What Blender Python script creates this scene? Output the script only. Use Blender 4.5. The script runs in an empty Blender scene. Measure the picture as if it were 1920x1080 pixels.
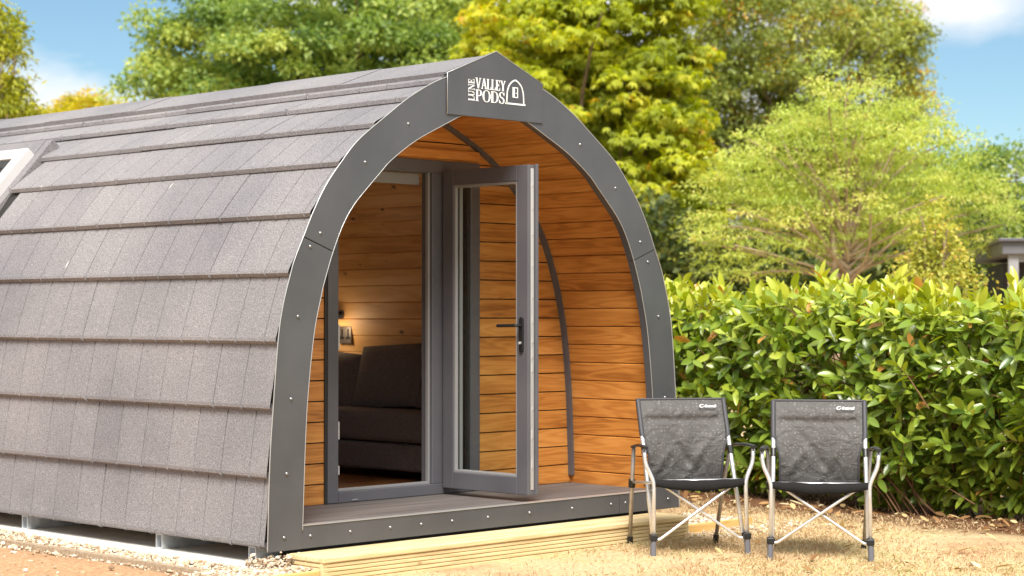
import bpy, math, random
import numpy as np
from mathutils import Vector, Matrix
random.seed(7); rng = np.random.default_rng(7)
sc = bpy.context.scene
COL = sc.collection
R = math.radians
# ------------------------------------------------------------------ camera, sky, sun, exposure
cam = bpy.data.objects.new('camera', bpy.data.cameras.new('camera')); COL.objects.link(cam)
cam.location = (-7.6204, -7.6525, 1.3335)
cam.rotation_euler = (R(90 + 0.7527), 0, R(-45.387))
cam.data.lens = 68.07; cam.data.sensor_width = 36
cam.data.clip_start = .05; cam.data.clip_end = 3000
cam.data.dof.use_dof = True; cam.data.dof.focus_distance = 10.6; cam.data.dof.aperture_fstop = 2.8
sc.camera = cam
TOSUN = Vector((-.56, -.56, 1.05)).normalized()
EL = math.asin(TOSUN.z); AZ = math.atan2(TOSUN.x, TOSUN.y)
world = bpy.data.worlds.new('World'); sc.world = world; world.use_nodes = True
nt = world.node_tree; N = nt.nodes; L = nt.links; N.clear()
out = N.new('ShaderNodeOutputWorld'); bg = N.new('ShaderNodeBackground'); L.new(bg.outputs[0], out.inputs[0])
sky = N.new('ShaderNodeTexSky'); sky.sky_type = 'NISHITA'; sky.sun_disc = False
sky.sun_elevation = EL; sky.sun_rotation = AZ; sky.air_density = 1.0; sky.dust_density = .0; sky.ozone_density = 5
tc = N.new('ShaderNodeTexCoord'); mp = N.new('ShaderNodeMapping'); mp.inputs['Scale'].default_value = (1, 1, 2.4)
mp.inputs['Location'].default_value = (4.1, 2.2, 1.50)
L.new(tc.outputs['Generated'], mp.inputs[0])
nz = N.new('ShaderNodeTexNoise'); nz.inputs['Scale'].default_value = 4.2; nz.inputs['Detail'].default_value = 8; nz.inputs['Roughness'].default_value = .55
L.new(mp.outputs[0], nz.inputs[0])
cr = N.new('ShaderNodeValToRGB'); cr.color_ramp.elements[0].position = .39; cr.color_ramp.elements[1].position = .55
# broken cloud low down, closing into bright overcast higher up
sz = N.new('ShaderNodeSeparateXYZ'); L.new(tc.outputs['Generated'], sz.inputs[0])
up = N.new('ShaderNodeMapRange'); up.inputs[1].default_value = .17; up.inputs[2].default_value = .55; up.inputs[3].default_value = 0; up.inputs[4].default_value = .22
L.new(sz.outputs[2], up.inputs[0])
ad = N.new('ShaderNodeMath'); ad.operation = 'ADD'; L.new(nz.outputs[0], ad.inputs[0]); L.new(up.outputs[0], ad.inputs[1]); L.new(ad.outputs[0], cr.inputs[0])
nz2 = N.new('ShaderNodeTexNoise'); nz2.inputs['Scale'].default_value = 7; nz2.inputs['Detail'].default_value = 6
L.new(mp.outputs[0], nz2.inputs[0])
cc = N.new('ShaderNodeValToRGB')
cc.color_ramp.elements[0].position = .3; cc.color_ramp.elements[0].color = (2.9, 3.3, 3.7, 1)
cc.color_ramp.elements[1].position = .65; cc.color_ramp.elements[1].color = (4.9, 4.9, 4.9, 1)
L.new(nz2.outputs[0], cc.inputs[0])
mx = N.new('ShaderNodeMixRGB'); L.new(cr.outputs[0], mx.inputs[0]); dim = N.new('ShaderNodeMixRGB'); dim.blend_type = 'MULTIPLY'; dim.inputs[0].default_value = 1; dim.inputs[2].default_value = (.50, .53, .50, 1)
L.new(sky.outputs[0], dim.inputs[1]); L.new(dim.outputs[0], mx.inputs[1]); L.new(cc.outputs[0], mx.inputs[2])
L.new(mx.outputs[0], bg.inputs[0]); bg.inputs[1].default_value = .075
sun = bpy.data.objects.new('sun', bpy.data.lights.new('sun', 'SUN')); COL.objects.link(sun)
sun.data.energy = 2.3; sun.data.angle = R(26); sun.data.color = (1, .965, .90)
sun.rotation_euler = (-TOSUN).to_track_quat('-Z', 'Y').to_euler()
sc.view_settings.view_transform = 'Standard'; sc.view_settings.look = 'None'
sc.view_settings.gamma = 1; sc.view_settings.exposure = 1.65; sc.view_settings.use_curve_mapping = False
try:
    sc.cycles.max_bounces = 8; sc.cycles.transparent_max_bounces = 16; sc.cycles.use_denoising = True
    sc.cycles.sample_clamp_indirect = 6
except Exception: pass

# ------------------------------------------------------------------ helpers
def tag(o, label=None, cat=None, group=None, kind=None):
    if label: o['label'] = label
    if cat: o['category'] = cat
    if group: o['group'] = group
    if kind: o['kind'] = kind
    return o
def empty(name, loc=(0, 0, 0), rz=0, **k):
    o = bpy.data.objects.new(name, None); COL.objects.link(o); o.location = loc; o.rotation_euler.z = rz
    o.empty_display_size = .2
    return tag(o, **k)
def link(name, me, mat=None, parent=None, smooth=False):
    o = bpy.data.objects.new(name, me); COL.objects.link(o)
    if mat: me.materials.append(mat)
    if parent: o.parent = parent
    if smooth: me.polygons.foreach_set('use_smooth', [True] * len(me.polygons))
    return o
def copy_child(o, parent, M=None):
    c = o.copy(); COL.objects.link(c); c.parent = parent
    return c
class MB:
    def __init__(s): s.v = []; s.f = []; s.uv = []; s.n = 0
    def add(s, vs, fs, uvs=None):
        s.v += [tuple(map(float, q)) for q in vs]
        for k, f in enumerate(fs):
            s.f.append([i + s.n for i in f])
            s.uv.append(uvs[k] if uvs else [(0, 0)] * len(f))
        s.n += len(vs); return s
    def box(s, a, b, grain=None, off=None):
        (x0, y0, z0), (x1, y1, z1) = a, b
        vs = [(x0, y0, z0), (x1, y0, z0), (x1, y1, z0), (x0, y1, z0), (x0, y0, z1), (x1, y0, z1), (x1, y1, z1), (x0, y1, z1)]
        fs = [(0, 3, 2, 1), (4, 5, 6, 7), (0, 1, 5, 4), (1, 2, 6, 5), (2, 3, 7, 6), (3, 0, 4, 7)]
        uvs = None
        if grain is not None:
            o = off if off is not None else random.random() * 90
            uvs = []
            for f in fs:
                row = []
                for i in f:
                    p = vs[i]; g = p[grain]; w = sum(p[j] for j in range(3) if j != grain)
                    row.append((g + o * 1.7, w + o))
                uvs.append(row)
        return s.add(vs, fs, uvs)
    def obox(s, c, ax, ay, az, hx, hy, hz):
        c = Vector(c); ax, ay, az = Vector(ax).normalized(), Vector(ay).normalized(), Vector(az).normalized()
        vs = []
        for k in (-1, 1):
            for i, j in ((-1, -1), (1, -1), (1, 1), (-1, 1)):
                vs.append(c + ax * hx * i + ay * hy * j + az * hz * k)
        return s.add(vs, [(0, 3, 2, 1), (4, 5, 6, 7), (0, 1, 5, 4), (1, 2, 6, 5), (2, 3, 7, 6), (3, 0, 4, 7)])
    def prism_xz(s, pts, y0, y1, grain=None):
        n = len(pts); vs = [(x, y0, z) for x, z in pts] + [(x, y1, z) for x, z in pts]
        fs = [list(range(n)), list(range(2 * n - 1, n - 1, -1))] + [(i, i + n, (i + 1) % n + n, (i + 1) % n) for i in range(n)]
        uvs = None
        if grain is not None:
            o = random.random() * 90
            uvs = [[(vs[i][0] + o * 1.7, vs[i][2] + vs[i][1] + o) for i in f] for f in fs]
        return s.add(vs, fs, uvs)
    def tube(s, pts, r, seg=10, cap=True):
        pts = [Vector(p) for p in pts]; n = len(pts)
        rs = r if isinstance(r, (list, tuple)) else [r] * n
        t = (pts[1] - pts[0]).normalized()
        u = t.orthogonal().normalized(); vs = []
        for i, p in enumerate(pts):
            if i == 0: tt = pts[1] - pts[0]
            elif i == n - 1: tt = pts[-1] - pts[-2]
            else: tt = (pts[i + 1] - pts[i]).normalized() + (pts[i] - pts[i - 1]).normalized()
            tt.normalize(); u = (u - tt * u.dot(tt)).normalized(); w = tt.cross(u)
            for k in range(seg):
                a = 2 * math.pi * k / seg
                vs.append(p + (u * math.cos(a) + w * math.sin(a)) * rs[i])
        fs = [(i * seg + k, i * seg + (k + 1) % seg, (i + 1) * seg + (k + 1) % seg, (i + 1) * seg + k) for i in range(n - 1) for k in range(seg)]
        if cap: fs += [list(range(seg - 1, -1, -1)), list(range((n - 1) * seg, n * seg))]
        return s.add(vs, fs)
    def grid(s, P, uvf=None, close=False):
        m = len(P); n = len(P[0]); vs = [q for row in P for q in row]
        fs = [(i * n + j, i * n + j + 1, (i + 1) * n + j + 1, (i + 1) * n + j) for i in range(m - 1) for j in range(n - 1)]
        uvs = [[uvf(*divmod(i, n)) for i in f] for f in fs] if uvf else None
        return s.add(vs, fs, uvs)
    def mesh(s, name):
        me = bpy.data.meshes.new(name); me.from_pydata(s.v, [], s.f)
        ul = me.uv_layers.new(name='UVMap')
        ul.data.foreach_set('uv', [c for u in s.uv for p in u for c in p])
        me.update(); return me
    def build(s, name, mat=None, parent=None, smooth=False, bevel=0, seg=2, **k):
        o = link(name, s.mesh(name), mat, parent, smooth)
        if bevel:
            b = o.modifiers.new('bevel', 'BEVEL'); b.width = bevel; b.segments = seg; b.limit_method = 'ANGLE'; b.angle_limit = R(40)
        return tag(o, **k)
def bend(pts, rad=.03, n=5):
    """round the corners of a polyline"""
    pts = [Vector(p) for p in pts]; o = [pts[0]]
    for a, b, c in zip(pts, pts[1:], pts[2:]):
        d1 = min(rad, (b - a).length * .45); d2 = min(rad, (c - b).length * .45)
        p = b + (a - b).normalized() * d1; q = b + (c - b).normalized() * d2
        for k in range(n + 1):
            t = k / n; o.append(p * (1 - t) ** 2 + b * 2 * t * (1 - t) + q * t * t)
    return o + [pts[-1]]

# ------------------------------------------------------------------ materials
def mat(name, base=(.5, .5, .5), rough=.5, metal=0, spec=.5):
    m = bpy.data.materials.new(name); m.use_nodes = True
    b = m.node_tree.nodes['Principled BSDF']
    b.inputs['Base Color'].default_value = (*base, 1); b.inputs['Roughness'].default_value = rough
    b.inputs['Metallic'].default_value = metal; b.inputs['Specular IOR Level'].default_value = spec
    return m, m.node_tree.nodes, m.node_tree.links, b
def nd(nodes, t, **k):
    n = nodes.new(t)
    for a, v in k.items():
        if a in n.inputs: n.inputs[a].default_value = v
        else: setattr(n, a, v)
    return n
def ramp(nodes, stops):
    r = nodes.new('ShaderNodeValToRGB'); e = r.color_ramp.elements
    while len(e) < len(stops): e.new(.5)
    for q, (p, c) in zip(e, stops): q.position = p; q.color = (*c, 1)
    return r
def bump(nodes, links, src, b, strength=.3, dist=.01):
    n = nodes.new('ShaderNodeBump'); n.inputs['Strength'].default_value = strength; n.inputs['Distance'].default_value = dist
    links.new(src, n.inputs['Height']); links.new(n.outputs[0], b.inputs['Normal']); return n
def noisy(name, c0, c1, scale=8, rough=.6, bstr=.2, bdist=.003, detail=6, bscale=None, metal=0, lo=.35, hi=.65):
    m, n, l, b = mat(name, c0, rough, metal)
    tcn = n.new('ShaderNodeTexCoord')
    a = nd(n, 'ShaderNodeTexNoise', Scale=scale, Detail=detail); l.new(tcn.outputs['Object'], a.inputs[0])
    r = ramp(n, [(lo, c0), (hi, c1)]); l.new(a.outputs[0], r.inputs[0]); l.new(r.outputs[0], b.inputs['Base Color'])
    if bstr:
        q = nd(n, 'ShaderNodeTexNoise', Scale=bscale or scale * 6, Detail=4); l.new(tcn.outputs['Object'], q.inputs[0])
        bump(n, l, q.outputs[0], b, bstr, bdist)
    return m
def wood(name, dark, mid, light, rough=.45, ring=9, knots=False, var=.25, coat=0, amp=.42, sy=9, kth=.8):
    m, n, l, b = mat(name, mid, rough)
    uv = n.new('ShaderNodeUVMap')
    mp = nd(n, 'ShaderNodeMapping'); mp.inputs['Scale'].default_value = (1.0, sy, 1); l.new(uv.outputs[0], mp.inputs[0])
    a = nd(n, 'ShaderNodeTexNoise', Scale=1.15, Detail=2.5, Roughness=.5, Distortion=.3); l.new(mp.outputs[0], a.inputs[0])
    mu = nd(n, 'ShaderNodeMath', operation='MULTIPLY'); mu.inputs[1].default_value = ring * 6.28; l.new(a.outputs[0], mu.inputs[0])
    si = nd(n, 'ShaderNodeMath', operation='SINE'); l.new(mu.outputs[0], si.inputs[0])
    mr = nd(n, 'ShaderNodeMapRange'); mr.inputs[1].default_value = -1; mr.inputs[2].default_value = 1; l.new(si.outputs[0], mr.inputs[0])
    mp2 = nd(n, 'ShaderNodeMapping'); mp2.inputs['Scale'].default_value = (6, 160, 1); l.new(uv.outputs[0], mp2.inputs[0])
    f = nd(n, 'ShaderNodeTexNoise', Scale=1.5, Detail=4); l.new(mp2.outputs[0], f.inputs[0])
    mp3 = nd(n, 'ShaderNodeMapping'); mp3.inputs['Scale'].default_value = (.25, 3.0, 1); l.new(uv.outputs[0], mp3.inputs[0])
    g = nd(n, 'ShaderNodeTexNoise', Scale=2.2, Detail=2); l.new(mp3.outputs[0], g.inputs[0])
    ad = nd(n, 'ShaderNodeMath', operation='MULTIPLY_ADD'); ad.inputs[1].default_value = amp; l.new(mr.outputs[0], ad.inputs[0])
    ad2 = nd(n, 'ShaderNodeMath', operation='MULTIPLY_ADD'); ad2.inputs[1].default_value = .45; l.new(f.outputs[0], ad2.inputs[0])
    mv = nd(n, 'ShaderNodeMath', operation='MULTIPLY_ADD'); mv.inputs[1].default_value = var * 3; mv.inputs[2].default_value = -var * 1.5 + .06 + (.42 - amp) / 2
    l.new(g.outputs[0], mv.inputs[0]); l.new(mv.outputs[0], ad2.inputs[2]); l.new(ad2.outputs[0], ad.inputs[2])
    r = ramp(n, [(.12, dark), (.45, mid), (.85, light)]); l.new(ad.outputs[0], r.inputs[0])
    colour = r.outputs[0]
    if knots:
        mk = nd(n, 'ShaderNodeMapping'); mk.inputs['Scale'].default_value = (6.5, 13, 1); l.new(uv.outputs[0], mk.inputs[0])
        dn = nd(n, 'ShaderNodeTexNoise', Scale=2.5, Detail=2); l.new(mk.outputs[0], dn.inputs[0])
        mm = nd(n, 'ShaderNodeMixRGB'); mm.inputs[0].default_value = .12; l.new(mk.outputs[0], mm.inputs[1]); l.new(dn.outputs[1], mm.inputs[2])
        vo = nd(n, 'ShaderNodeTexVoronoi', Scale=1.0); l.new(mm.outputs[0], vo.inputs[0])
        kr = ramp(n, [(.06, (1, 1, 1)), (.17, (0, 0, 0))]); l.new(vo.outputs['Distance'], kr.inputs[0])
        lt = nd(n, 'ShaderNodeMath', operation='LESS_THAN'); lt.inputs[1].default_value = .5
        sp = n.new('ShaderNodeSeparateColor'); l.new(vo.outputs['Color'], sp.inputs[0]); l.new(sp.outputs[0], lt.inputs[0]); lt.inputs[1].default_value = kth
        km = nd(n, 'ShaderNodeMath', operation='MULTIPLY'); l.new(kr.outputs[0], km.inputs[0]); l.new(lt.outputs[0], km.inputs[1])
        kx = nd(n, 'ShaderNodeMixRGB'); l.new(km.outputs[0], kx.inputs[0]); l.new(colour, kx.inputs[1]); kx.inputs[2].default_value = (.07, .022, .008, 1)
        colour = kx.outputs[0]
    l.new(colour, b.inputs['Base Color'])
    if coat: b.inputs['Coat Weight'].default_value = coat; b.inputs['Coat Roughness'].default_value = .3
    bump(n, l, ad.outputs[0], b, .12, .002)
    return m
def glass_mat(name, tint=(.93, .96, .95), refl=1.0):
    m = bpy.data.materials.new(name); m.use_nodes = True; n = m.node_tree.nodes; l = m.node_tree.links; n.clear()
    o = n.new('ShaderNodeOutputMaterial'); x = n.new('ShaderNodeMixShader'); t = n.new('ShaderNodeBsdfTransparent'); g = n.new('ShaderNodeBsdfGlossy')
    t.inputs[0].default_value = (*tint, 1); g.inputs['Roughness'].default_value = .01; g.inputs[0].default_value = (1, 1, 1, 1)
    f = n.new('ShaderNodeLayerWeight'); f.inputs[0].default_value = .5
    p5 = nd(n, 'ShaderNodeMath', operation='POWER'); p5.inputs[1].default_value = 5; l.new(f.outputs['Facing'], p5.inputs[0])
    k = nd(n, 'ShaderNodeMath', operation='MULTIPLY_ADD'); k.inputs[1].default_value = .96 * refl; k.inputs[2].default_value = .04 * refl; l.new(p5.outputs[0], k.inputs[0])
    l.new(k.outputs[0], x.inputs[0]); l.new(t.outputs[0], x.inputs[1]); l.new(g.outputs[0], x.inputs[2]); l.new(x.outputs[0], o.inputs[0])
    return m
def leaf_mat(name, stops, rough=.45, trans=.35, spec=.4, vein=False):
    m, n, l, b = mat(name, stops[0][1], rough, 0, spec)
    at = nd(n, 'ShaderNodeAttribute', attribute_name='tint')
    r = ramp(n, stops); l.new(at.outputs['Fac'], r.inputs[0]); l.new(r.outputs[0], b.inputs['Base Color'])
    tr = n.new('ShaderNodeBsdfTranslucent'); hs = nd(n, 'ShaderNodeHueSaturation', Saturation=1.15, Value=1.25)
    hs.inputs['Hue'].default_value = .495
    l.new(r.outputs[0], hs.inputs['Color']); l.new(hs.outputs[0], tr.inputs[0])
    x = n.new('ShaderNodeMixShader'); x.inputs[0].default_value = trans
    l.new(b.outputs[0], x.inputs[1]); l.new(tr.outputs[0], x.inputs[2]); l.new(x.outputs[0], n['Material Output'].inputs[0])
    return m
M = {}
M['metal'] = noisy('anthracite_sheet', (.062, .064, .070), (.078, .079, .086), 2.6, .26, .05, .002, 3)
M['metal_edge'] = mat('bright_edge', (.5, .5, .5), .35, .6)[0]
M['upvc'] = noisy('grey_upvc', (.088, .086, .098), (.105, .102, .113), 3, .38, .03, .0006, 3)
M['upvc_in'] = mat('bead_grey', (.24, .235, .24), .4)[0]
M['black'] = mat('black_plastic', (.012, .012, .013), .4)[0]
M['gasket'] = mat('gasket', (.02, .02, .02), .6)[0]
M['steel'] = noisy('galvanised_steel', (.52, .54, .56), (.70, .72, .74), 24, .45, .1, .001, 3, metal=.35)
M['rivet'] = mat('rivet_steel', (.26, .26, .27), .35, .7)[0]
M['lock'] = mat('lock_steel', (.62, .60, .60), .38, .6)[0]
M['porch'] = wood('oiled_cladding', (.30, .10, .018), (.52, .205, .042), (.68, .31, .08), .42, 7, var=.42, amp=.26, sy=13)
M['pine'] = wood('pine_lining', (.60, .30, .085), (.80, .45, .155), (.90, .58, .26), .5, 4, True, .5, amp=.3)
M['laminate'] = wood('oak_laminate', (.20, .08, .025), (.34, .15, .05), (.44, .21, .08), .35, 6)
M['step'] = wood('treated_softwood', (.50, .36, .17), (.66, .50, .26), (.76, .61, .36), .6, 5, True, var=.3, amp=.3, kth=.16)
M['edging'] = wood('pressure_treated_edging', (.48, .28, .09), (.62, .38, .13), (.70, .46, .18), .65, 5)
M['shell'] = mat('bitumen_felt', (.02, .018, .016), .8)[0]
M['glass'] = glass_mat('door_glass')
M['coated'] = glass_mat('coated_glass', (.7, .74, .72), 7)
M['skyglass'] = glass_mat('roof_glass', (.85, .9, .92), 8)
M['white'] = mat('white_vinyl', (.82, .82, .82), .5)[0]
M['pale'] = mat('pale_window_frame', (.55, .54, .54), .35)[0]
M['ply'] = noisy('pale_bounce_ply', (.55, .42, .27), (.66, .53, .36), 4, .8, .1, .002)
M['sofa'] = noisy('charcoal_weave', (.14, .132, .136), (.19, .18, .186), 60, .9, .5, .002, 3, 500)
M['chrome'] = mat('socket_plate', (.20, .18, .165), .45, .8)[0]
M['alu'] = noisy('brushed_aluminium', (.66, .65, .66), (.78, .77, .77), 30, .34, .03, .0005, 3, metal=.75)
M['dark_alu'] = noisy('inner_leg_tube', (.42, .38, .35), (.52, .47, .43), 30, .4, .03, .0005, 3, metal=.6)
M['concrete'] = noisy('concrete', (.66, .63, .57), (.78, .75, .69), 5, .85, .3, .004)
M['bark'] = noisy('bark', (.10, .065, .035), (.20, .14, .085), 9, .9, .6, .02)
M['pale_bark'] = noisy('pale_bark', (.30, .21, .135), (.44, .34, .24), 9, .9, .6, .02)
M['twig'] = noisy('twig', (.13, .055, .022), (.22, .12, .06), 12, .8, .2, .01)
# deck boards: fine grooves along x
m, n, l, b = mat('composite_deck', (.1, .09, .085), .7)
t_ = n.new('ShaderNodeTexCoord'); q_ = nd(n, 'ShaderNodeMapping'); q_.inputs['Scale'].default_value = (1.2, 60, 1); l.new(t_.outputs['Object'], q_.inputs[0])
a_ = nd(n, 'ShaderNodeTexNoise', Scale=1.4, Detail=5); l.new(q_.outputs[0], a_.inputs[0])
r_ = ramp(n, [(.3, (.062, .052, .048)), (.7, (.155, .135, .127))]); l.new(a_.outputs[0], r_.inputs[0]); l.new(r_.outputs[0], b.inputs['Base Color'])
bump(n, l, a_.outputs[0], b, .4, .003); M['deck'] = m
# stone-chip tiles
m, n, l, b = mat('stone_chip_tile', (.2, .18, .18), .85)
t_ = n.new('ShaderNodeTexCoord')
a_ = nd(n, 'ShaderNodeTexNoise', Scale=150, Detail=3, Roughness=.7); l.new(t_.outputs['Object'], a_.inputs[0])
r_ = ramp(n, [(.30, (.098, .093, .097)), (.5, (.205, .197, .202)), (.74, (.37, .36, .362))]); l.new(a_.outputs[0], r_.inputs[0])
g_ = nd(n, 'ShaderNodeTexNoise', Scale=1.1, Detail=4); l.new(t_.outputs['Object'], g_.inputs[0])
gr = ramp(n, [(.3, (.78, .77, .80)), (.7, (1.12, 1.09, 1.07))]); l.new(g_.outputs[0], gr.inputs[0])
x_ = nd(n, 'ShaderNodeMixRGB', blend_type='MULTIPLY'); x_.inputs[0].default_value = 1; l.new(r_.outputs[0], x_.inputs[1]); l.new(gr.outputs[0], x_.inputs[2])
# sparse pale scuffs, stretched down the slope
s_ = nd(n, 'ShaderNodeMapping'); s_.inputs['Scale'].default_value = (3.0, 8, 3.0); l.new(t_.outputs['Object'], s_.inputs[0])
v_ = nd(n, 'ShaderNodeTexVoronoi', Scale=.55); l.new(s_.outputs[0], v_.inputs[0])
vr = ramp(n, [(.02, (1, 1, 1)), (.055, (0, 0, 0))]); l.new(v_.outputs['Distance'], vr.inputs[0])
xm = nd(n, 'ShaderNodeMixRGB'); l.new(vr.outputs[0], xm.inputs[0]); l.new(x_.outputs[0], xm.inputs[1]); xm.inputs[2].default_value = (.42, .41, .39, 1)
ta = nd(n, 'ShaderNodeAttribute', attribute_name='tone'); tr_ = ramp(n, [(0, (.93, .925, .935)), (1, (1.06, 1.055, 1.05))]); l.new(ta.outputs['Fac'], tr_.inputs[0])
xt = nd(n, 'ShaderNodeMixRGB', blend_type='MULTIPLY'); xt.inputs[0].default_value = 1; l.new(xm.outputs[0], xt.inputs[1]); l.new(tr_.outputs[0], xt.inputs[2])
l.new(xt.outputs[0], b.inputs['Base Color']); bump(n, l, a_.outputs[0], b, .55, .004); M['tile'] = m
# chair fabric: charcoal with pale dots
def fabric():
    m, n, l, b = mat('dotted_polyester', (.07, .07, .07), .62, 0, .3)
    uv = n.new('ShaderNodeUVMap')
    mp_ = nd(n, 'ShaderNodeMapping'); mp_.inputs['Scale'].default_value = (44, 44, 44); l.new(uv.outputs[0], mp_.inputs[0])
    vo = nd(n, 'ShaderNodeTexVoronoi', Scale=1.0, Randomness=.55); l.new(mp_.outputs[0], vo.inputs[0])
    r = ramp(n, [(.16, (1, 1, 1)), (.34, (0, 0, 0))]); l.new(vo.outputs['Distance'], r.inputs[0])
    sp = n.new('ShaderNodeSeparateColor'); l.new(vo.outputs['Color'], sp.inputs[0])
    s6 = nd(n, 'ShaderNodeMath', operation='MULTIPLY_ADD'); s6.inputs[1].default_value = .6; s6.inputs[2].default_value = .4; l.new(sp.outputs[0], s6.inputs[0])
    mu = nd(n, 'ShaderNodeMath', operation='MULTIPLY'); l.new(r.outputs[0], mu.inputs[0]); l.new(s6.outputs[0], mu.inputs[1])
    x = n.new('ShaderNodeMixRGB'); l.new(mu.outputs[0], x.inputs[0]); x.inputs[1].default_value = (.082, .076, .073, 1); x.inputs[2].default_value = (.165, .157, .15, 1)
    l.new(x.outputs[0], b.inputs['Base Color'])
    nz = nd(n, 'ShaderNodeTexNoise', Scale=9, Detail=3, Distortion=1.2); l.new(uv.outputs[0], nz.inputs[0])
    bump(n, l, nz.outputs[0], b, .6, .03)
    return m
M['fabric'] = fabric()
M['trim'] = mat('fabric_trim', (.018, .017, .017), .9, 0, .1)[0]
M['piping'] = mat('fabric_piping', (.05, .048, .055), .6)[0]

# ------------------------------------------------------------------ ground
ZB = .14
def ground_z(x, y):
    """lawn at zero, bare soil rising a little along the pod's side"""
    h = .018 * np.sin(x * 1.3 + .7) * np.cos(y * 1.1) + .012 * np.sin(x * 3.1 + y * 2.3)
    soil = np.clip((-1.80 - x) / .2, 0, 1) * np.clip((y + .9) / .6, 0, 1) * np.clip((9 - y) / 1, 0, 1)
    near = np.exp(-((x - .9) ** 2 + (y + .9) ** 2) / 2.2)
    return h * (1 - near) * .6 + soil * .045
def axis(lo, hi, a, b, fine, coarse):
    c = list(np.arange(a, b, fine)); s = fine; v = b
    while v < hi: c.append(v); s *= 1.35; v += s
    c.append(hi); s = fine; v = a - s; left = []
    while v > lo: left.append(v); s *= 1.35; v -= s
    return np.array([lo] + left[::-1] + c)
gx = axis(-900, 900, -9, 8, .08, 1); gy = axis(-900, 900, -6, 8, .08, 1)
GX, GY = np.meshgrid(gx, gy)
GZ = ground_z(GX, GY)
nr = rng.normal(0, 1, GX.shape); nr = (nr + np.roll(nr, 1, 0) + np.roll(nr, 1, 1) + np.roll(nr, -1, 0)) / 4
inner = (GX > -9) & (GX < 8) & (GY > -6) & (GY < 8)
soilm = (GX < -1.7) & (GY > -.8) & inner
GZ = GZ + nr * inner * np.where(soilm, .014, .006)
# sits below the slab
under = (GX > -1.72) & (GX < 1.6) & (GY > .05) & (GY < 7.2); GZ = np.where(under, np.minimum(GZ, .02), GZ)
V = np.stack([GX, GY, GZ], -1).reshape(-1, 3); ny_, nx_ = GX.shape
idx = np.arange(ny_ * nx_).reshape(ny_, nx_)
F = np.stack([idx[:-1, :-1], idx[:-1, 1:], idx[1:, 1:], idx[1:, :-1]], -1).reshape(-1, 4)
me = bpy.data.meshes.new('ground'); me.from_pydata(V.tolist(), [], F.tolist()); me.update()
m, n, l, b = mat('lawn_and_soil', (.3, .2, .1), .95, 0, .15)
t_ = n.new('ShaderNodeTexCoord'); sx = n.new('ShaderNodeSeparateXYZ'); l.new(t_.outputs['Object'], sx.inputs[0])
big = nd(n, 'ShaderNodeTexNoise', Scale=1.6, Detail=6, Roughness=.65); l.new(t_.outputs['Object'], big.inputs[0])
fine = nd(n, 'ShaderNodeTexNoise', Scale=42, Detail=5, Roughness=.7); l.new(t_.outputs['Object'], fine.inputs[0])
rs = ramp(n, [(.25, (.27, .135, .065)), (.5, (.48, .28, .15)), (.78, (.66, .46, .29))]); l.new(fine.outputs[0], rs.inputs[0])
rg = ramp(n, [(.25, (.38, .27, .13)), (.5, (.59, .43, .245)), (.75, (.75, .60, .39))]); l.new(fine.outputs[0], rg.inputs[0])
rgr = ramp(n, [(.3, (.34, .30, .12)), (.7, (.60, .53, .26))]); l.new(fine.outputs[0], rgr.inputs[0])
gm = ramp(n, [(.48, (0, 0, 0)), (.66, (1, 1, 1))]); l.new(big.outputs[0], gm.inputs[0])
x1 = n.new('ShaderNodeMixRGB'); l.new(gm.outputs[0], x1.inputs[0]); l.new(rg.outputs[0], x1.inputs[1]); l.new(rgr.outputs[0], x1.inputs[2])
big2 = nd(n, 'ShaderNodeTexNoise', Scale=1.1, Detail=5, Roughness=.6); mp5 = nd(n, 'ShaderNodeMapping'); mp5.inputs['Location'].default_value = (5, 3, 1)
l.new(t_.outputs['Object'], mp5.inputs[0]); l.new(mp5.outputs[0], big2.inputs[0])
bm_ = ramp(n, [(.50, (0, 0, 0)), (.64, (1, 1, 1))]); l.new(big2.outputs[0], bm_.inputs[0])
x2 = n.new('ShaderNodeMixRGB'); l.new(bm_.outputs[0], x2.inputs[0]); l.new(x1.outputs[0], x2.inputs[1]); l.new(rs.outputs[0], x2.inputs[2])
xa = nd(n, 'ShaderNodeMath', operation='MULTIPLY_ADD'); xa.inputs[1].default_value = .5; l.new(big.outputs[0], xa.inputs[0]); l.new(sx.outputs[0], xa.inputs[2])
sm = nd(n, 'ShaderNodeMapRange'); sm.inputs[1].default_value = -1.42; sm.inputs[2].default_value = -1.6; l.new(xa.outputs[0], sm.inputs[0])
sy = nd(n, 'ShaderNodeMapRange'); sy.inputs[1].default_value = -.9; sy.inputs[2].default_value = -.4; l.new(sx.outputs[1], sy.inputs[0])
mm_ = nd(n, 'ShaderNodeMath', operation='MULTIPLY'); l.new(sm.outputs[0], mm_.inputs[0]); l.new(sy.outputs[0], mm_.inputs[1])
# darker brown strip under the hedge
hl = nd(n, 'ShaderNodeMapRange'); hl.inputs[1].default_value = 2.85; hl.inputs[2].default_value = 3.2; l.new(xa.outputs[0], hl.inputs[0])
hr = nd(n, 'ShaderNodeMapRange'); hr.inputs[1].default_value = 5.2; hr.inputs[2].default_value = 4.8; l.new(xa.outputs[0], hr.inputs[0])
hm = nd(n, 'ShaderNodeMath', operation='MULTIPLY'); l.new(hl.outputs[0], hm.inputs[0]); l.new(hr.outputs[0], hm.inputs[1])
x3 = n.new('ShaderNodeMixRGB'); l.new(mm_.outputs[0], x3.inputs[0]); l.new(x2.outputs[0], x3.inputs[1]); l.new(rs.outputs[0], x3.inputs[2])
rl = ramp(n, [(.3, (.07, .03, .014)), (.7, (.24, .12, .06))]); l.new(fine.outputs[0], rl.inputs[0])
x4 = n.new('ShaderNodeMixRGB'); l.new(hm.outputs[0], x4.inputs[0]); l.new(x3.outputs[0], x4.inputs[1]); l.new(rl.outputs[0], x4.inputs[2])
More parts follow.
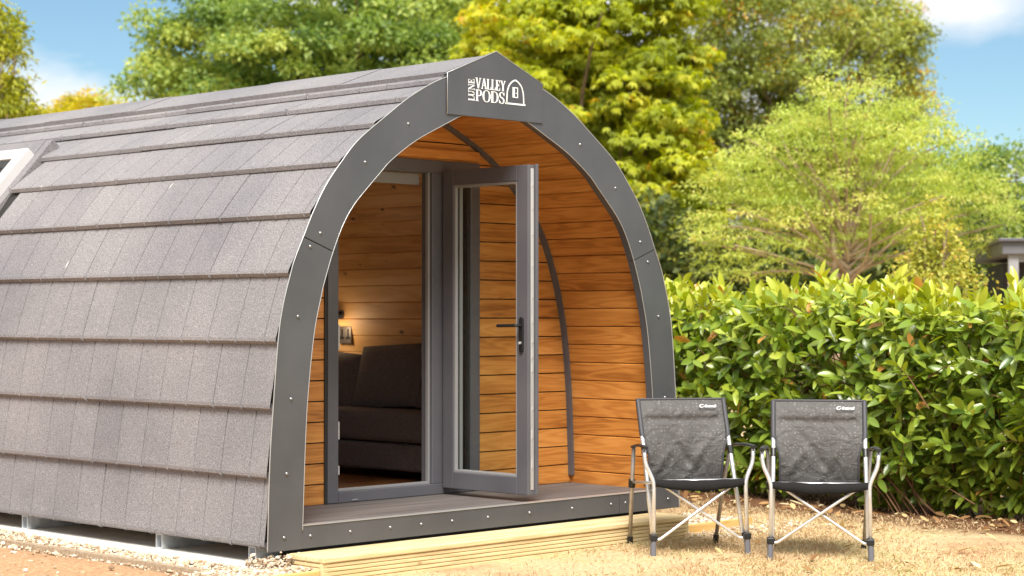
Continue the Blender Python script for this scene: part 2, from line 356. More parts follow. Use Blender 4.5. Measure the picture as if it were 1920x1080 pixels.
l.new(x4.outputs[0], b.inputs['Base Color']); bump(n, l, fine.outputs[0], b, .8, .02)
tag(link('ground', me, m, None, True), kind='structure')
# concrete slab under the pod
MB().box((-1.69, .02, -.1), (1.62, 7.1, .078)).build('concrete_slab', M['concrete'], kind='structure', bevel=.006)

# ------------------------------------------------------------------ pod profiles
def resample(P, n):
    P = np.array(P, float); d = np.r_[0, np.cumsum(np.hypot(*np.diff(P, axis=0).T))]
    t = np.linspace(0, d[-1], n)
    # catmull-rom through the chord parameter
    out_ = []
    for v in t:
        i = min(max(np.searchsorted(d, v) - 1, 0), len(P) - 2)
        p0, p1, p2, p3 = P[max(i - 1, 0)], P[i], P[i + 1], P[min(i + 2, len(P) - 1)]
        u = (v - d[i]) / (d[i + 1] - d[i])
        m1 = (p2 - p0) / 2 if i else p2 - p1; m2 = (p3 - p1) / 2 if i + 2 < len(P) else p2 - p1
        out_.append((2 * u**3 - 3 * u**2 + 1) * p1 + (u**3 - 2 * u**2 + u) * m1 + (-2 * u**3 + 3 * u**2) * p2 + (u**3 - u**2) * m2)
    return np.array(out_)
OUT = [(1.0, 0), (.992, .26), (.98, .43), (.959, .66), (.94, .77), (.91, .87), (.892, .92), (.855, .995), (.818, 1.07), (.767, 1.155), (.706, 1.23), (.63, 1.31), (.506, 1.40), (.385, 1.48), (.237, 1.55), (.0, 1.62)]
INN = [(.862, 0), (.848, .35), (.835, .52), (.812, .69), (.785, .8), (.772, .845), (.735, .945), (.692, 1.035), (.646, 1.1), (.586, 1.16), (.533, 1.21), (.483, 1.255), (.375, 1.325), (.25, 1.385), (.15, 1.43), (0, 1.49)]
sc_ = lambda P: np.array([(x * 1.6, z * 1.6 + ZB) for x, z in P])
OUTm, INNm = sc_(OUT), sc_(INN)
def offset(P, d):
    P = resample(P, 60); T = np.gradient(P, axis=0); T /= np.linalg.norm(T, axis=1)[:, None]
    Nn = np.stack([T[:, 1], -T[:, 0]], 1)
    return P + Nn * d
LIN = offset(INNm, .075); LIN[0, 1] = ZB; LIN[:, 0] = np.maximum(LIN[:, 0], 0); LIN[-1, 0] = 0
LIN = np.array([q for q in LIN if q[1] <= LIN[-1, 1] + 1e-6])
linx = lambda z: float(np.interp(z, LIN[:, 1], LIN[:, 0]))
LTOP = LIN[-1, 1]
DECK = .256
Y0, YW, YI, YE = .0, .77, .86, 7.0       # front, porch back wall, its inner face, far end

pod = empty('camping_pod', (0, 0, 0), label='arched timber camping pod with grey stone-chip tiled sides, open glazed door and wood-lined porch', cat='camping pod')
# --- metal arch frame round the porch mouth
def leg(t0o, t1o, t0i, t1i, sgn, mb, yf, yb):
    n = 40
    O = np.array([np.array([np.interp(t, Lo, Po[:, k]) for k in (0, 1)]) for t in np.linspace(t0o, t1o, n)])
    I = np.array([np.array([np.interp(t, Li, Pi[:, k]) for k in (0, 1)]) for t in np.linspace(t0i, t1i, n)])
    vs = []
    for o, i in zip(O, I):
        vs += [(sgn * o[0], yf, o[1]), (sgn * i[0], yf, i[1]), (sgn * i[0], yb, i[1]), (sgn * o[0], .005, o[1])]
    fs = []
    for k in range(n - 1):
        for e in range(4):
            a, bb = k * 4 + e, k * 4 + (e + 1) % 4
            fs.append((a, bb, bb + 4, a + 4) if sgn < 0 else (a, a + 4, bb + 4, bb))
    fs += [(0, 1, 2, 3) if sgn > 0 else (3, 2, 1, 0), tuple(4 * (n - 1) + e for e in ((3, 2, 1, 0) if sgn > 0 else (0, 1, 2, 3)))]
    mb.add(vs, fs)
Po, Pi = resample(OUTm, 200), resample(INNm, 200)
Lo = np.r_[0, np.cumsum(np.hypot(*np.diff(Po, axis=0).T))]; Li = np.r_[0, np.cumsum(np.hypot(*np.diff(Pi, axis=0).T))]
so = np.interp(.99 * 1.6 + ZB, Po[:, 1], Lo); si_ = np.interp(.945 * 1.6 + ZB, Pi[:, 1], Li)
mb = MB()
for s in (-1, 1):
    leg(0, so - .0015, 0, si_ - .0015, s, mb, 0, .05)
    leg(so + .0015, Lo[-1] - .22, si_ + .0015, Li[-1] - .02, s, mb, -.003, .05)
frame = mb.build('arch_frame', M['metal'], pod, bevel=.0025)
# folded edges as bright lines; the inner one paints an edge highlight
mb = MB()
for s in (-1, 1):
    mb.tube([(s * x, -.002, z) for x, z in Po[:180]], .0028, 6)
    mb.tube([(s * x, -.002, z) for x, z in Pi[6:185]], .0022, 6)
mb.build('edge_trim', M['metal_edge'], frame, True)
rv = MB(); ring = [(.0085 * math.cos(a), 0, .0085 * math.sin(a)) for a in np.linspace(0, 2 * math.pi, 13)[:-1]]
rv.add(ring + [(x * .6, -.006, z * .6) for x, y, z in ring] + [(0, -.0075, 0)],
       [(i, (i + 1) % 12, 12 + (i + 1) % 12, 12 + i) for i in range(12)] + [(12 + i, 12 + (i + 1) % 12, 24) for i in range(12)])
rivet0 = rv.build('rivet', M['rivet'], frame, True)
def rivet(x, z, y, parent, first=[True]):
    if first[0]: first[0] = False; o = rivet0
    else: o = copy_child(rivet0, parent)
    o.location = (x, y, z); return o
for x, z in [(-1.479, .528), (-1.495, .208), (-1.452, .903), (-1.408, 1.319), (-1.329, 1.675), (-1.262, 1.745), (-.96, 2.125), (-.655, 2.347),
             (.70, 2.32), (1.01, 2.08), (1.236, 1.765), (1.305, 1.646), (1.404, 1.316), (1.464, .821), (1.485, .45), (1.493, .2)]:
    rivet(x, z, -.003, frame)
# --- fascia under the deck
fas = MB().box((-1.378, .004, ZB), (1.053, .05, DECK)).box((1.0565, .004, ZB), (1.379, .05, DECK)).build('deck_fascia', M['metal'], pod, bevel=.002)
MB().box((-1.378, .0, DECK), (1.379, .055, DECK + .004)).build('edge_trim', M['metal_edge'], fas, bevel=.001)
for x in (-1.319, -1.052, -.775, -.552, -.323, -.049, .283, .639, .978, 1.107):
    rivet(x, .203, .004, fas)
# --- porch deck boards and floor
mb = MB(); y = .056; k = 0
while y < YW + .02:
    mb.box((-1.44, y, DECK - .03), (1.44, y + .138, DECK + .001)); y += .142
mb.build('porch_deck', M['deck'], pod, bevel=.003)
mb = MB(); k = 0
for i, y in enumerate(np.arange(YI, YE - .1, .19)):
    mb.box((-1.44, y, DECK - .03), (1.44, y + .188, DECK + .002), 0)
mb.build('interior_floor', M['laminate'], pod)
MB().box((-1.45, .1, ZB + .03), (1.45, YE, DECK - .035)).build('floor_frame', M['ply'], pod)  # pale underside colour chosen to bounce light below the pod
# --- lining boards
WIN = (3.38, 4.35); ADDED_WIN = (5.0, 5.97)
def holes(s): return [WIN, ADDED_WIN] if s < 0 else [WIN]  # second left window and the right one are unseen, added for interior light
def cut(y0, y1, hs, pad=0):
    o = []; a = y0
    for h0, h1 in hs: o.append((a, h0 - pad)); a = h1 + pad
    return o + [(a, y1)]
def lining(name, m, y0, y1, parent, hole=False, bw=.115, gap=.002, pc=.004):
    mb = MB(); Ls = np.r_[0, np.cumsum(np.hypot(*np.diff(LIN, axis=0).T))]
    for s in (-1, 1):
        t = .08
        while t < Ls[-1] - .01:
            a = t + gap; e = min(t + bw - gap, Ls[-1])
            pa = np.array([np.interp(a, Ls, LIN[:, k]) for k in (0, 1)]); pb = np.array([np.interp(e, Ls, LIN[:, k]) for k in (0, 1)])
            tt = (pb - pa) / np.linalg.norm(pb - pa); nn = np.array([tt[1], -tt[0]])
            spans = [(y0, y1)]
            if hole and 1.70 < (pa[1] + pb[1]) / 2 < 2.22: spans = cut(y0, y1, holes(s))
            for (u0, u1) in spans:
                prof = [pa + nn * .016, pa + nn * pc, pa + tt * pc, pb - tt * pc, pb + nn * pc, pb + nn * .016]
                vs = [(s * q[0], u0, q[1]) for q in prof] + [(s * q[0], u1, q[1]) for q in prof]
                o = random.random() * 90; w = [0, .016, .02, .1, .104, .12]
                fs = [(i, i + 1, i + 7, i + 6) if s > 0 else (i, i + 6, i + 7, i + 1) for i in range(5)]
                uvs = [[((u0 if j < 6 else u1) + o * 1.7, w[j % 6] + o) for j in f] for f in fs]
                mb.add(vs, fs, uvs)
            t += bw
    return mb.build(name, m, parent)
lining('porch_lining', M['porch'], .03, YW, pod)
lining('interior_lining', M['pine'], YI, YE - .05, pod, True, .12, .0007, .004)
# --- porch back wall with the doorway left open
FX0, FX1, FZ1 = -.575, .625, 2.245
mb = MB(); mp_ = MB(); z = DECK + .002
while z < LTOP - .02:
    z1 = min(z + .113, LTOP - .005); za, zb = z + .002, z1 - .002
    spans = [(-1, -1, FX0), (1, FX1, 1)] if zb < FZ1 + .02 else [(0, 0, 0)]
    for s, a, e in spans:
        if s == -1: pts = [(-linx(za), za), (FX0, za), (FX0, zb), (-linx(zb), zb)]
        elif s == 1: pts = [(FX1, za), (linx(za), za), (linx(zb), zb), (FX1, zb)]
        else: pts = [(-linx(za), za), (linx(za), za), (linx(zb), zb), (-linx(zb), zb)]
        mb.prism_xz(pts, YW, YW + .02, 0); mp_.prism_xz(pts, YI - .02, YI, 0)
    z += .1165
mb.build('porch_back_wall', M['porch'], pod); mp_.build('inner_partition', M['pine'], pod)
mb = MB()
for s in (-1, 1):
    zz = np.linspace(DECK, FZ1, 18)
    mb.prism_xz([(s * abs(FX0 if s < 0 else FX1), DECK)] + [(s * (linx(q) + .05), q) for q in zz] + [(s * abs(FX0 if s < 0 else FX1), FZ1)], YW + .021, YI - .021)
zz = np.linspace(FZ1 + .002, LTOP - .01, 14)
mb.prism_xz([(linx(q) + .03, q) for q in zz] + [(-linx(q) - .03, q) for q in zz[::-1]], YW + .021, YI - .021)
mb.build('wall_core', M['shell'], pod)
# far end wall; its unseen window is added to let daylight in
zz = np.linspace(ZB, LTOP + .1, 30)
ew_ = MB(); wz0, wz1, wx = .75, 2.1, .95
LW = lambda q: linx(min(q, LTOP)) + .1
for a, e in ((ZB, wz0), (wz1, LTOP + .1)):
    zq = np.linspace(a, e, 10); ew_.prism_xz([(LW(q), q) for q in zq] + [(-LW(q), q) for q in zq[::-1]], YE - .05, YE)
zq = np.linspace(wz0, wz1, 10)
ew_.prism_xz([(wx, wz1), (wx, wz0)] + [(LW(q), q) for q in zq], YE - .05, YE).prism_xz([(-LW(q), q) for q in zq[::-1]] + [(-wx, wz0), (-wx, wz1)], YE - .05, YE)
ew_ = ew_.build('end_wall', M['pine'], pod)
MB().box((-wx, YE - .03, wz0), (wx, YE - .024, wz1)).build('added_window_pane', M['glass'], ew_)
# grey corner trim between back wall and lining
mb = MB()
for s in (-1, 1):
    prof = [(x, z) for x, z in LIN if z > DECK]
    P = [[(s * (x - a * nx), yy, z - a * nz) for a, yy in ((.0, .735), (.022, .735), (.022, .769))] for (x, z), (nx, nz) in zip(prof, [(1, 0.) if z < 1.4 else (Vector((x, z - 1.2)).normalized()) for x, z in prof])]
    mb.grid(P)
mb.build('corner_trim', M['upvc'], pod)
# lintel board and porch lamp
MB().box((-.72, .742, 2.256), (.61, .768, 2.312), 0).build('lintel_board', M['porch'], pod, bevel=.003)
pl = MB().box((-.06, .64, 2.345), (.02, .712, 2.42)).build('porch_lamp', M['black'], pod, bevel=.004)
MB().tube([(-.02, .64, 2.37), (-.02, .632, 2.37)], .016, 12).build('lamp_lens', M['white'], pl)
# --- door frame, sidelight, door leaf
mb = MB()
mb.box((FX0, .755, DECK + .004), (-.497, .85, FZ1)).box((-.497, .755, 2.168), (.545, .85, FZ1)).box((-.497, .752, DECK + .003), (.545, .85, .322)).box((.228, .755, .322), (.347, .85, 2.168)).box((.545, .755, DECK + .004), (FX1, .85, FZ1))
dfr = mb.build('door_frame', M['upvc'], pod, bevel=.004)
MB().box((-.497, .775, .322), (.228, .80, .338)).box((-.497, .775, .338), (-.482, .80, 2.168)).box((.213, .775, .338), (.228, .80, 2.168)).build('frame_rebate', M['upvc_in'], dfr, bevel=.002)
MB().box((FX0 - .018, .762, DECK + .004), (FX0 - .001, .80, FZ1)).build('frame_packer', M['gasket'], dfr)
MB().box((-.40, .746, .268), (-.36, .752, .276)).build('drain_cap', M['upvc_in'], dfr)
for z0, z1 in ((1.13, 1.27), (.62, .72), (.42, .47)): MB().box((-.499, .757, z0), (-.488, .772, z1)).build('keep_plate', M['lock'], dfr)
sl = MB().box((.345, .79, .322), (.547, .796, 2.168)).build('sidelight_glass', M['coated'], dfr)
MB().box((.345, .764, .322), (.362, .788, 2.168)).box((.53, .764, .322), (.547, .788, 2.168)).box((.362, .764, .322), (.53, .788, .338)).box((.362, .764, 2.152), (.53, .788, 2.168)).build('glazing_bead', M['gasket'], dfr)
MB().box((-.5, .84, 2.10), (.2, .862, 2.165)).build('blind_pelmet', M['upvc_in'], dfr, bevel=.003)
LX0, LX1, LY0, LY1, LZ0, LZ1 = .295, .368, .03, .735, .298, 2.183
door = MB().box((LX0, LY1 - .088, LZ0), (LX1, LY1, LZ1)).box((LX0, LY0, LZ0), (LX1, LY0 + .088, LZ1)) \
    .box((LX0, LY0 + .088, LZ0), (LX1, LY1 - .088, LZ0 + .098)).box((LX0, LY0 + .088, LZ1 - .09), (LX1, LY1 - .088, LZ1)).build('door', M['upvc'], pod, bevel=.004)
gy0, gy1, gz0, gz1 = LY0 + .088, LY1 - .088, LZ0 + .098, LZ1 - .09
MB().box((LX0 + .034, gy0 - .01, gz0 - .01), (LX0 + .039, gy1 + .01, gz1 + .01)).build('glass_pane', M['glass'], door)
mb = MB(); w = .014
for x0, x1 in ((LX0 + .006, LX0 + .033), (LX0 + .040, LX1 - .006)):
    mb.box((x0, gy0, gz0), (x1, gy0 + w, gz1)).box((x0, gy1 - w, gz0), (x1, gy1, gz1)).box((x0, gy0 + w, gz0), (x1, gy1 - w, gz0 + w)).box((x0, gy0 + w, gz1 - w), (x1, gy1 - w, gz1))
mb.build('glazing_bead', M['upvc_in'], door, bevel=.002)
mb = MB(); w2 = .007
mb.box((LX0 + .028, gy0 + w, gz0 + w), (LX0 + .0335, gy0 + w + w2, gz1 - w)).box((LX0 + .028, gy1 - w - w2, gz0 + w), (LX0 + .0335, gy1 - w, gz1 - w))
mb.build('gasket', M['gasket'], door)
# lock edge (faces the garden)
mb = MB().box((LX0 + .022, LY0 - .003, LZ0 + .03), (LX0 + .046, LY0, LZ1 - .02))
ls = mb.build('lock_strip', M['lock'], door, bevel=.001)
for z in (.45, .62, .78, 1.0, 1.08, 1.165, 1.28, 1.42, 1.6, 1.78, 1.93, 2.06):
    MB().box((LX0 + .030, LY0 - .007, z), (LX0 + .040, LY0 - .0031, z + random.choice((.02, .035, .05)))).build('lock_bolt', M['lock'], door)
MB().box((LX0 + .055, LY0 - .012, LZ0), (LX1 + .004, LY0, LZ1 + .006)).build('weather_lip', M['upvc'], door, bevel=.003)
def handle(xf, s):
    yc, zc = LY0 + .046, 1.212
    pts = []
    for k in range(24):
        a = 2 * math.pi * k / 24; pts.append((yc + .0155 * math.cos(a), zc + .0155 * math.sin(a) + (.085 if math.sin(a) >= 0 else -.085)))
    mb = MB(); nP = len(pts)
    vs = [(xf, y, z) for y, z in pts] + [(xf + s * .012, y, z) for y, z in pts]
    mb.add(vs, [list(range(nP)), list(range(2 * nP - 1, nP - 1, -1))] + [(i, i + nP, (i + 1) % nP + nP, (i + 1) % nP) for i in range(nP)])
    mb.tube(bend([(xf + s * .01, yc, 1.265), (xf + s * .05, yc, 1.265), (xf + s * .052, yc + .15, 1.263)], .014), .0095, 10)
    h = mb.build('handle', M['black'], door, bevel=.002)
    c = MB().tube([(xf + s * .012, yc + .002, 1.165), (xf + s * .02, yc + .002, 1.165)], .008, 12)
    c.box((min(xf + s * .02, xf + s * .026), yc - .002, 1.158), (max(xf + s * .02, xf + s * .026), yc + .006, 1.172))
    c.build('lock_cylinder', M['lock'], door)
handle(LX0, -1); handle(LX1, 1)
for z in (.5, 1.2, 1.95): MB().tube([(.348, .748, z), (.348, .748, z + .09)], .011, 10).build('hinge', M['black'], door)

# --- roof: shell, tile courses, ridge cap
ROWS = [(-1.600, .166), (-1.588, .51), (-1.568, .852), (-1.534, 1.187), (-1.457, 1.530), (-1.317, 1.836), (-1.127, 2.108), (-.887, 2.324), (-.640, 2.482), (-.411, 2.598), (-.20, 2.685)]
def tiles(s, name, holey):
    mb = MB(); tw = .2352; tone = []
    for i in range(len(ROWS) - 1):
        A = np.array(ROWS[i]); B = np.array(ROWS[i + 1]); t = B - A; ln = np.linalg.norm(t); t = t / ln; nn = np.array([-t[1], t[0]])
        y_joint = .477 + (i - 2) * .095
        k0 = math.floor((.05 - y_joint) / tw); ycols = [.0065]; kind = ['e']
        k = k0 + 1
        while True:
            y = y_joint + k * tw
            if y > YE - .02: break
            if y > .04:
                j = (k % 5 == 0); g = .0032 if j else .0026
                for q, w in ((y - g * 1.5, 'a'), (y - g * .7, 'G' if j else 'g'), (y + g * .7, 'G' if j else 'g'), (y + g * 1.5, 'b')): ycols.append(q); kind.append(w)
            k += 1
        ycols.append(YE); kind.append('e')
        holed = i in (5, 6)
        prof = [(.022, -.019), (-.003, -.014), (-.006, -.009), (.004, .011), (.02, .0135), (ln * .5, .001), (ln + .03, -.020)]
        P = []
        jit = 0; tv = .5; cols_t = []
        for y, w in zip(ycols, kind):
            if w == 'G': jit = random.uniform(-.0025, .0025)
            if w == 'b': tv = min(1, max(0, random.gauss(.5, .24)))
            cols_t.append(tv)
            dep = {'g': -.011, 'G': -.022}.get(w, 0)
            row = []
            for q, (u, h) in enumerate(prof):
                hh = h + jit * (q > 0) + dep * (1 if q >= 4 else (-.6 if q in (2, 3) else 0))
                uu = u + (-.004 if (w in 'gG' and q <= 3) else 0)
                p = A + t * uu + nn * hh
                row.append((-s * p[0] * -1 if False else (p[0] if s < 0 else -p[0]), y, p[1]))
            P.append(row)
        if not holed: segs = [list(zip(P, cols_t))]
        else: segs = [[r for r in zip(P, cols_t) if a <= r[0][0][1] <= e] for a, e in cut(0, YE, holes(s), .06)]
        for S in segs:
            if len(S) > 1:
                mb.grid([r for r, _ in S] if s < 0 else [r[::-1] for r, _ in S])
                for r, t_v in S: tone += [t_v] * len(r)
    o = mb.build(name, M['tile'], pod); a = o.data.attributes.new('tone', 'FLOAT', 'POINT'); a.data.foreach_set('value', np.array(tone, np.float32)); return o
tiles(-1, 'roof_tiles', True); tiles(1, 'roof_tiles', False)
mb = MB(); SH = [np.array(q) for q in ROWS] + [np.array((0, 2.72))]
for s in (-1, 1):
    for i in range(len(SH) - 1):
        a, e = SH[i].copy(), SH[i + 1].copy()
        for q in (a, e): q[0] = min(q[0] + .035, 0)
        spans = cut(.03, YE, holes(s), .05) if i in (5, 6) else [(.03, YE)]
        for u0, u1 in spans:
            vs = [(-s * a[0], u0, a[1]), (-s * a[0], u1, a[1]), (-s * e[0], u1, e[1]), (-s * e[0], u0, e[1])]
            mb.add(vs, [(0, 1, 2, 3)])
mb.build('roof_shell', M['shell'], pod)
mb = MB(); y = .03; k = 0
while y < YE:
    y1 = min(y + (.9 if k == 0 else 1.05), YE); sl_ = .004 * (k % 2)
    ap, sh, lo = 2.778 + sl_, 2.655 + sl_, 2.625 + sl_
    prof = [(-.345, lo), (-.352, sh), (-.02, ap), (.02, ap), (.352, sh), (.345, lo)]
    P = [[(x, yy, z) for x, z in prof] for yy in (y, y1 - .004)]
    mb.grid(P); mb.add(P[0] + [(x * .96, y, z - .02) for x, z in prof], [(i, i + 1, i + 7, i + 6) for i in range(5)])
    y = y1; k += 1
mb.build('ridge_cap', M['tile'], pod)
# --- name board with its lettering
nb = MB().prism_xz([(-.376, 2.418), (.376, 2.418), (.376, 2.645), (0, 2.797), (-.376, 2.645)][::1], -.0115, -.0035).build('name_board', M['metal'], pod, bevel=.003)
MB().tube([(-.376, -.0115, 2.418), (-.376, -.0115, 2.645), (0, -.0115, 2.797), (.376, -.0115, 2.645)], .0022, 6).build('edge_trim', M['metal_edge'], nb, True)
MB().prism_xz([(-.376, 2.640), (.376, 2.640), (0, 2.792)][::1], -.0032, .04).build('board_backing', M['metal'], nb)
# serif capitals as stroked outlines: thick stems, thin hairlines, slab serifs; unit height 1
TH, TN = .17, .055
def bar(x0, z0, x1, z1, w): # a stroke whose width is measured horizontally
    return [(x0 - w / 2, z0), (x0 + w / 2, z0), (x1 + w / 2, z1), (x1 - w / 2, z1)]
def hb(x0, x1, z, w=TN): return [(x0, z - w / 2), (x1, z - w / 2), (x1, z + w / 2), (x0, z + w / 2)]
def serif(x, z, w=.30): return hb(x - w / 2, x + w / 2, z + (TN / 2 if z < .5 else -TN / 2))
def bowl(cx, cz, rx, rz, a0, a1, thick=TH, n=14):
    q = []
    for k in range(n):
        A0, A1 = R(a0 + (a1 - a0) * k / n), R(a0 + (a1 - a0) * (k + 1) / n)
        f = lambda A, e: (cx + (rx - e * (TN + (thick - TN) * abs(math.cos(A)) ** 1.3)) * math.cos(A), cz + (rz - e * (TN)) * math.sin(A))
        q.append([f(A0, 0), f(A1, 0), f(A1, 1), f(A0, 1)])
    return q
GL = {
    'L': (.62, [bar(.16, 0, .16, 1, TH), serif(.16, 1), hb(.02, .56, TN / 2), bar(.56, 0, .58, .28, TN)]),
    'U': (.80, [bar(.16, .3, .16, 1, TH), bar(.62, .3, .62, 1, TN * 1.2), serif(.16, 1), serif(.62, 1, .26)] + bowl(.36, .32, .285, .32, 180, 360, TH * .8)),
    'N': (.86, [bar(.14, 0, .14, 1, TN * 1.2), bar(.16, .98, .68, .02, TH), bar(.70, 0, .70, 1, TN * 1.2), serif(.14, 0, .26), serif(.12, 1, .24), serif(.70, 1, .26)]),
    'E': (.66, [bar(.16, 0, .16, 1, TH), hb(.02, .58, TN / 2), hb(.02, .56, 1 - TN / 2), hb(.16, .44, .52), bar(.56, 0, .60, .27, TN), bar(.55, .75, .54, 1, TN), bar(.44, .40, .44, .64, TN)]),
    'V': (.78, [bar(.14, 1, .40, 0, TH), bar(.66, 1, .42, 0, TN * 1.3), serif(.14, 1), serif(.66, 1, .24)]),
    'A': (.80, [bar(.12, 0, .38, 1, TN * 1.3), bar(.66, 0, .40, 1, TH), hb(.2, .56, .34), serif(.12, 0, .24), serif(.66, 0)]),
    'Y': (.76, [bar(.13, 1, .38, .44, TH), bar(.64, 1, .40, .44, TN * 1.3), bar(.38, 0, .38, .46, TH), serif(.13, 1), serif(.64, 1, .24), serif(.38, 0)]),
    'P': (.68, [bar(.16, 0, .16, 1, TH), serif(.16, 0), hb(.02, .34, 1 - TN / 2), hb(.2, .34, .47)] + bowl(.32, .72, .32, .28, -90, 90)),
    'O': (.86, bowl(.43, .5, .41, .52, 0, 360, n=30)),
    'D': (.82, [bar(.16, 0, .16, 1, TH), hb(.02, .36, TN / 2), hb(.02, .36, 1 - TN / 2)] + bowl(.34, .5, .44, .5, -90, 90)),
    'S': (.60, bowl(.30, .745, .25, .27, 20, 250, .12) + bowl(.30, .27, .27, .285, -160, 70, .12) + [[(.13, .66), (.21, .52), (.50, .30), (.40, .52)], bar(.53, .70, .53, .98, TN), bar(.06, .04, .06, .32, TN)]),
}
def lettering(txt, x0, z0, h, width, vert=False):
    tot = sum(GL[c][0] for c in txt); kx = width / tot; x = 0; mb = MB(); n = 0
    for c in txt:
        w, polys = GL[c]
        for P in polys:
            Q = [((px + x) * kx, pz * h) for px, pz in P]
            Q = [(x0 - b_, z0 + a_) for a_, b_ in Q] if vert else [(x0 + a_, z0 + b_) for a_, b_ in Q]
            ar = sum(a_[0] * b_[1] - b_[0] * a_[1] for a_, b_ in zip(Q, Q[1:] + Q[:1]))
            if ar < 0: Q = Q[::-1]
            y = -.0121 - .00012 * (n % 9); n += 1
            mb.prism_xz(Q, y - .001, -.0110)
        x += w
    return mb
t1 = lettering('VALLEY', -.163, 2.578, .058, .236)
t2 = lettering('PODS', -.163, 2.507, .064, .228)
t3 = lettering('LUNE', -.172, 2.505, .046, .122, True)
for q in (t2, t3): t1.add(q.v, q.f)
t1.build('lettering', M['white'], nb)
mb = MB(); ox, oz, ew, eh = .150, 2.513, .068, .135
arch = []
for k in range(25):
    u = k / 24; q = np.array([np.interp(u * Lo[-1], Lo, Po[:, j]) for j in (0, 1)]); arch.append((q[0] / 1.6 * ew, (q[1] - ZB) / 2.6 * eh))
pts = [(-x, z) for x, z in arch] + [(x, z) for x, z in arch[::-1][1:]]
def ribbon(pts, w, closed=False):
    P = [Vector((x, z)) for x, z in pts]
    for i in range(len(P) - (0 if closed else 1)):
        a, e = P[i], P[(i + 1) % len(P)]; d = (e - a).normalized(); nrm = Vector((-d.y, d.x)) * w / 2; a = a - d * w * .3; e = e + d * w * .3
        y = -.0121 - .00012 * (i % 7)
        mb.prism_xz([(ox + q.x, oz + q.y) for q in (a + nrm, a - nrm, e - nrm, e + nrm)][::-1], y - .001, -.0110)
ribbon(pts, .0075); ribbon([(-.077, 0), (.079, 0)], .009)
ribbon([(-.019, .038), (.019, .038), (.019, .092), (-.019, .092)], .005, True); ribbon([(-.006, .04), (-.006, .09)], .004); ribbon([(-.012, .04), (-.012, .09)], .003); ribbon([(.006, .062), (.01, .062)], .005)
mb.build('arch_emblem', M['white'], nb)
# --- roof window on the left slope; unseen second left and right ones added for daylight
A = np.array(ROWS[5]); B = np.array(ROWS[7]); A = A + (B - A) * -.02; t = (B - A) / np.linalg.norm(B - A); nn = np.array([-t[1], t[0]]); LN = np.linalg.norm(B - A)
def rw(u0, u1, y0, y1, h0, h1):
    mb = MB(); c = A + t * (u0 + u1) / 2 + nn * (h0 + h1) / 2
    mb.obox((c[0], (y0 + y1) / 2, c[1]), (t[0], 0, t[1]), (0, 1, 0), (nn[0], 0, nn[1]), (u1 - u0) / 2, (y1 - y0) / 2, (h1 - h0) / 2); return mb
def join(*ms):
    a = ms[0]
    for q in ms[1:]: a.add(q.v, q.f)
    return a
def mir(mb, sg):
    if sg < 0: return mb
    mb.v = [(-x, y, z) for x, y, z in mb.v]; mb.f = [f[::-1] for f in mb.f]; mb.uv = [u[::-1] for u in mb.uv]; return mb
for sg, (y0, y1) in ((-1, WIN), (-1, ADDED_WIN), (1, WIN)):
    fr = mir(join(rw(-.05, LN + .03, y0 - .05, y0 + .05, -.03, .085), rw(-.05, LN + .03, y1 - .05, y1 + .05, -.03, .085), rw(LN - .06, LN + .03, y0 + .05, y1 - .05, -.03, .085), rw(-.05, .05, y0 + .05, y1 - .05, -.03, .085)), sg).build('roof_window', M['pale'], pod, bevel=.006)
    mir(join(rw(-.08, LN + .16, y0 - .13, y0 - .0505, -.04, .022), rw(LN + .031, LN + .16, y0 - .05, y1 + .1, -.03, .026)), sg).build('flashing', M['tile'], fr)
    mir(join(rw(.051, LN - .061, y0 + .051, y0 + .10, .03, .075), rw(.051, LN - .061, y1 - .10, y1 - .051, .03, .075), rw(LN - .13, LN - .061, y0 + .101, y1 - .101, .03, .075)), sg).build('sash', M['gasket'], fr, bevel=.004)
    mir(rw(.05, LN - .13, y0 + .10, y1 - .10, .045, .055), sg).build('pane', M['skyglass'], fr)
# --- galvanised skid beams under the floor
def skid(y, w=.058, h=.078):
    mb = MB(); x0, x1, z0 = -1.575, 1.5, .0795; th = .005
    o = [(y, z0), (y + w, z0), (y + w, z0 + h), (y, z0 + h)]; i = [(y + th, z0 + th), (y + w - th, z0 + th), (y + w - th, z0 + h - th), (y + th, z0 + h - th)]
    vs = [(x, a, z) for x in (x0, x1) for a, z in o + i]
    fs = []
    for k in range(4):
        j = (k + 1) % 4
        fs += [(k, k + 8, j + 8, j), (4 + k, 4 + j, 12 + j, 12 + k), (k, j, 4 + j, 4 + k), (8 + k, 12 + k, 12 + j, 8 + j)]
    mb.add(vs, fs); return mb
for y in (.125, .93, 2.27, 3.6, 5.0, 6.4): skid(y).build('skid_beam', M['steel'], pod)
MB().box((-1.42, .06, .085), (1.42, .11, ZB + .02)).build('front_joist', M['shell'], pod)

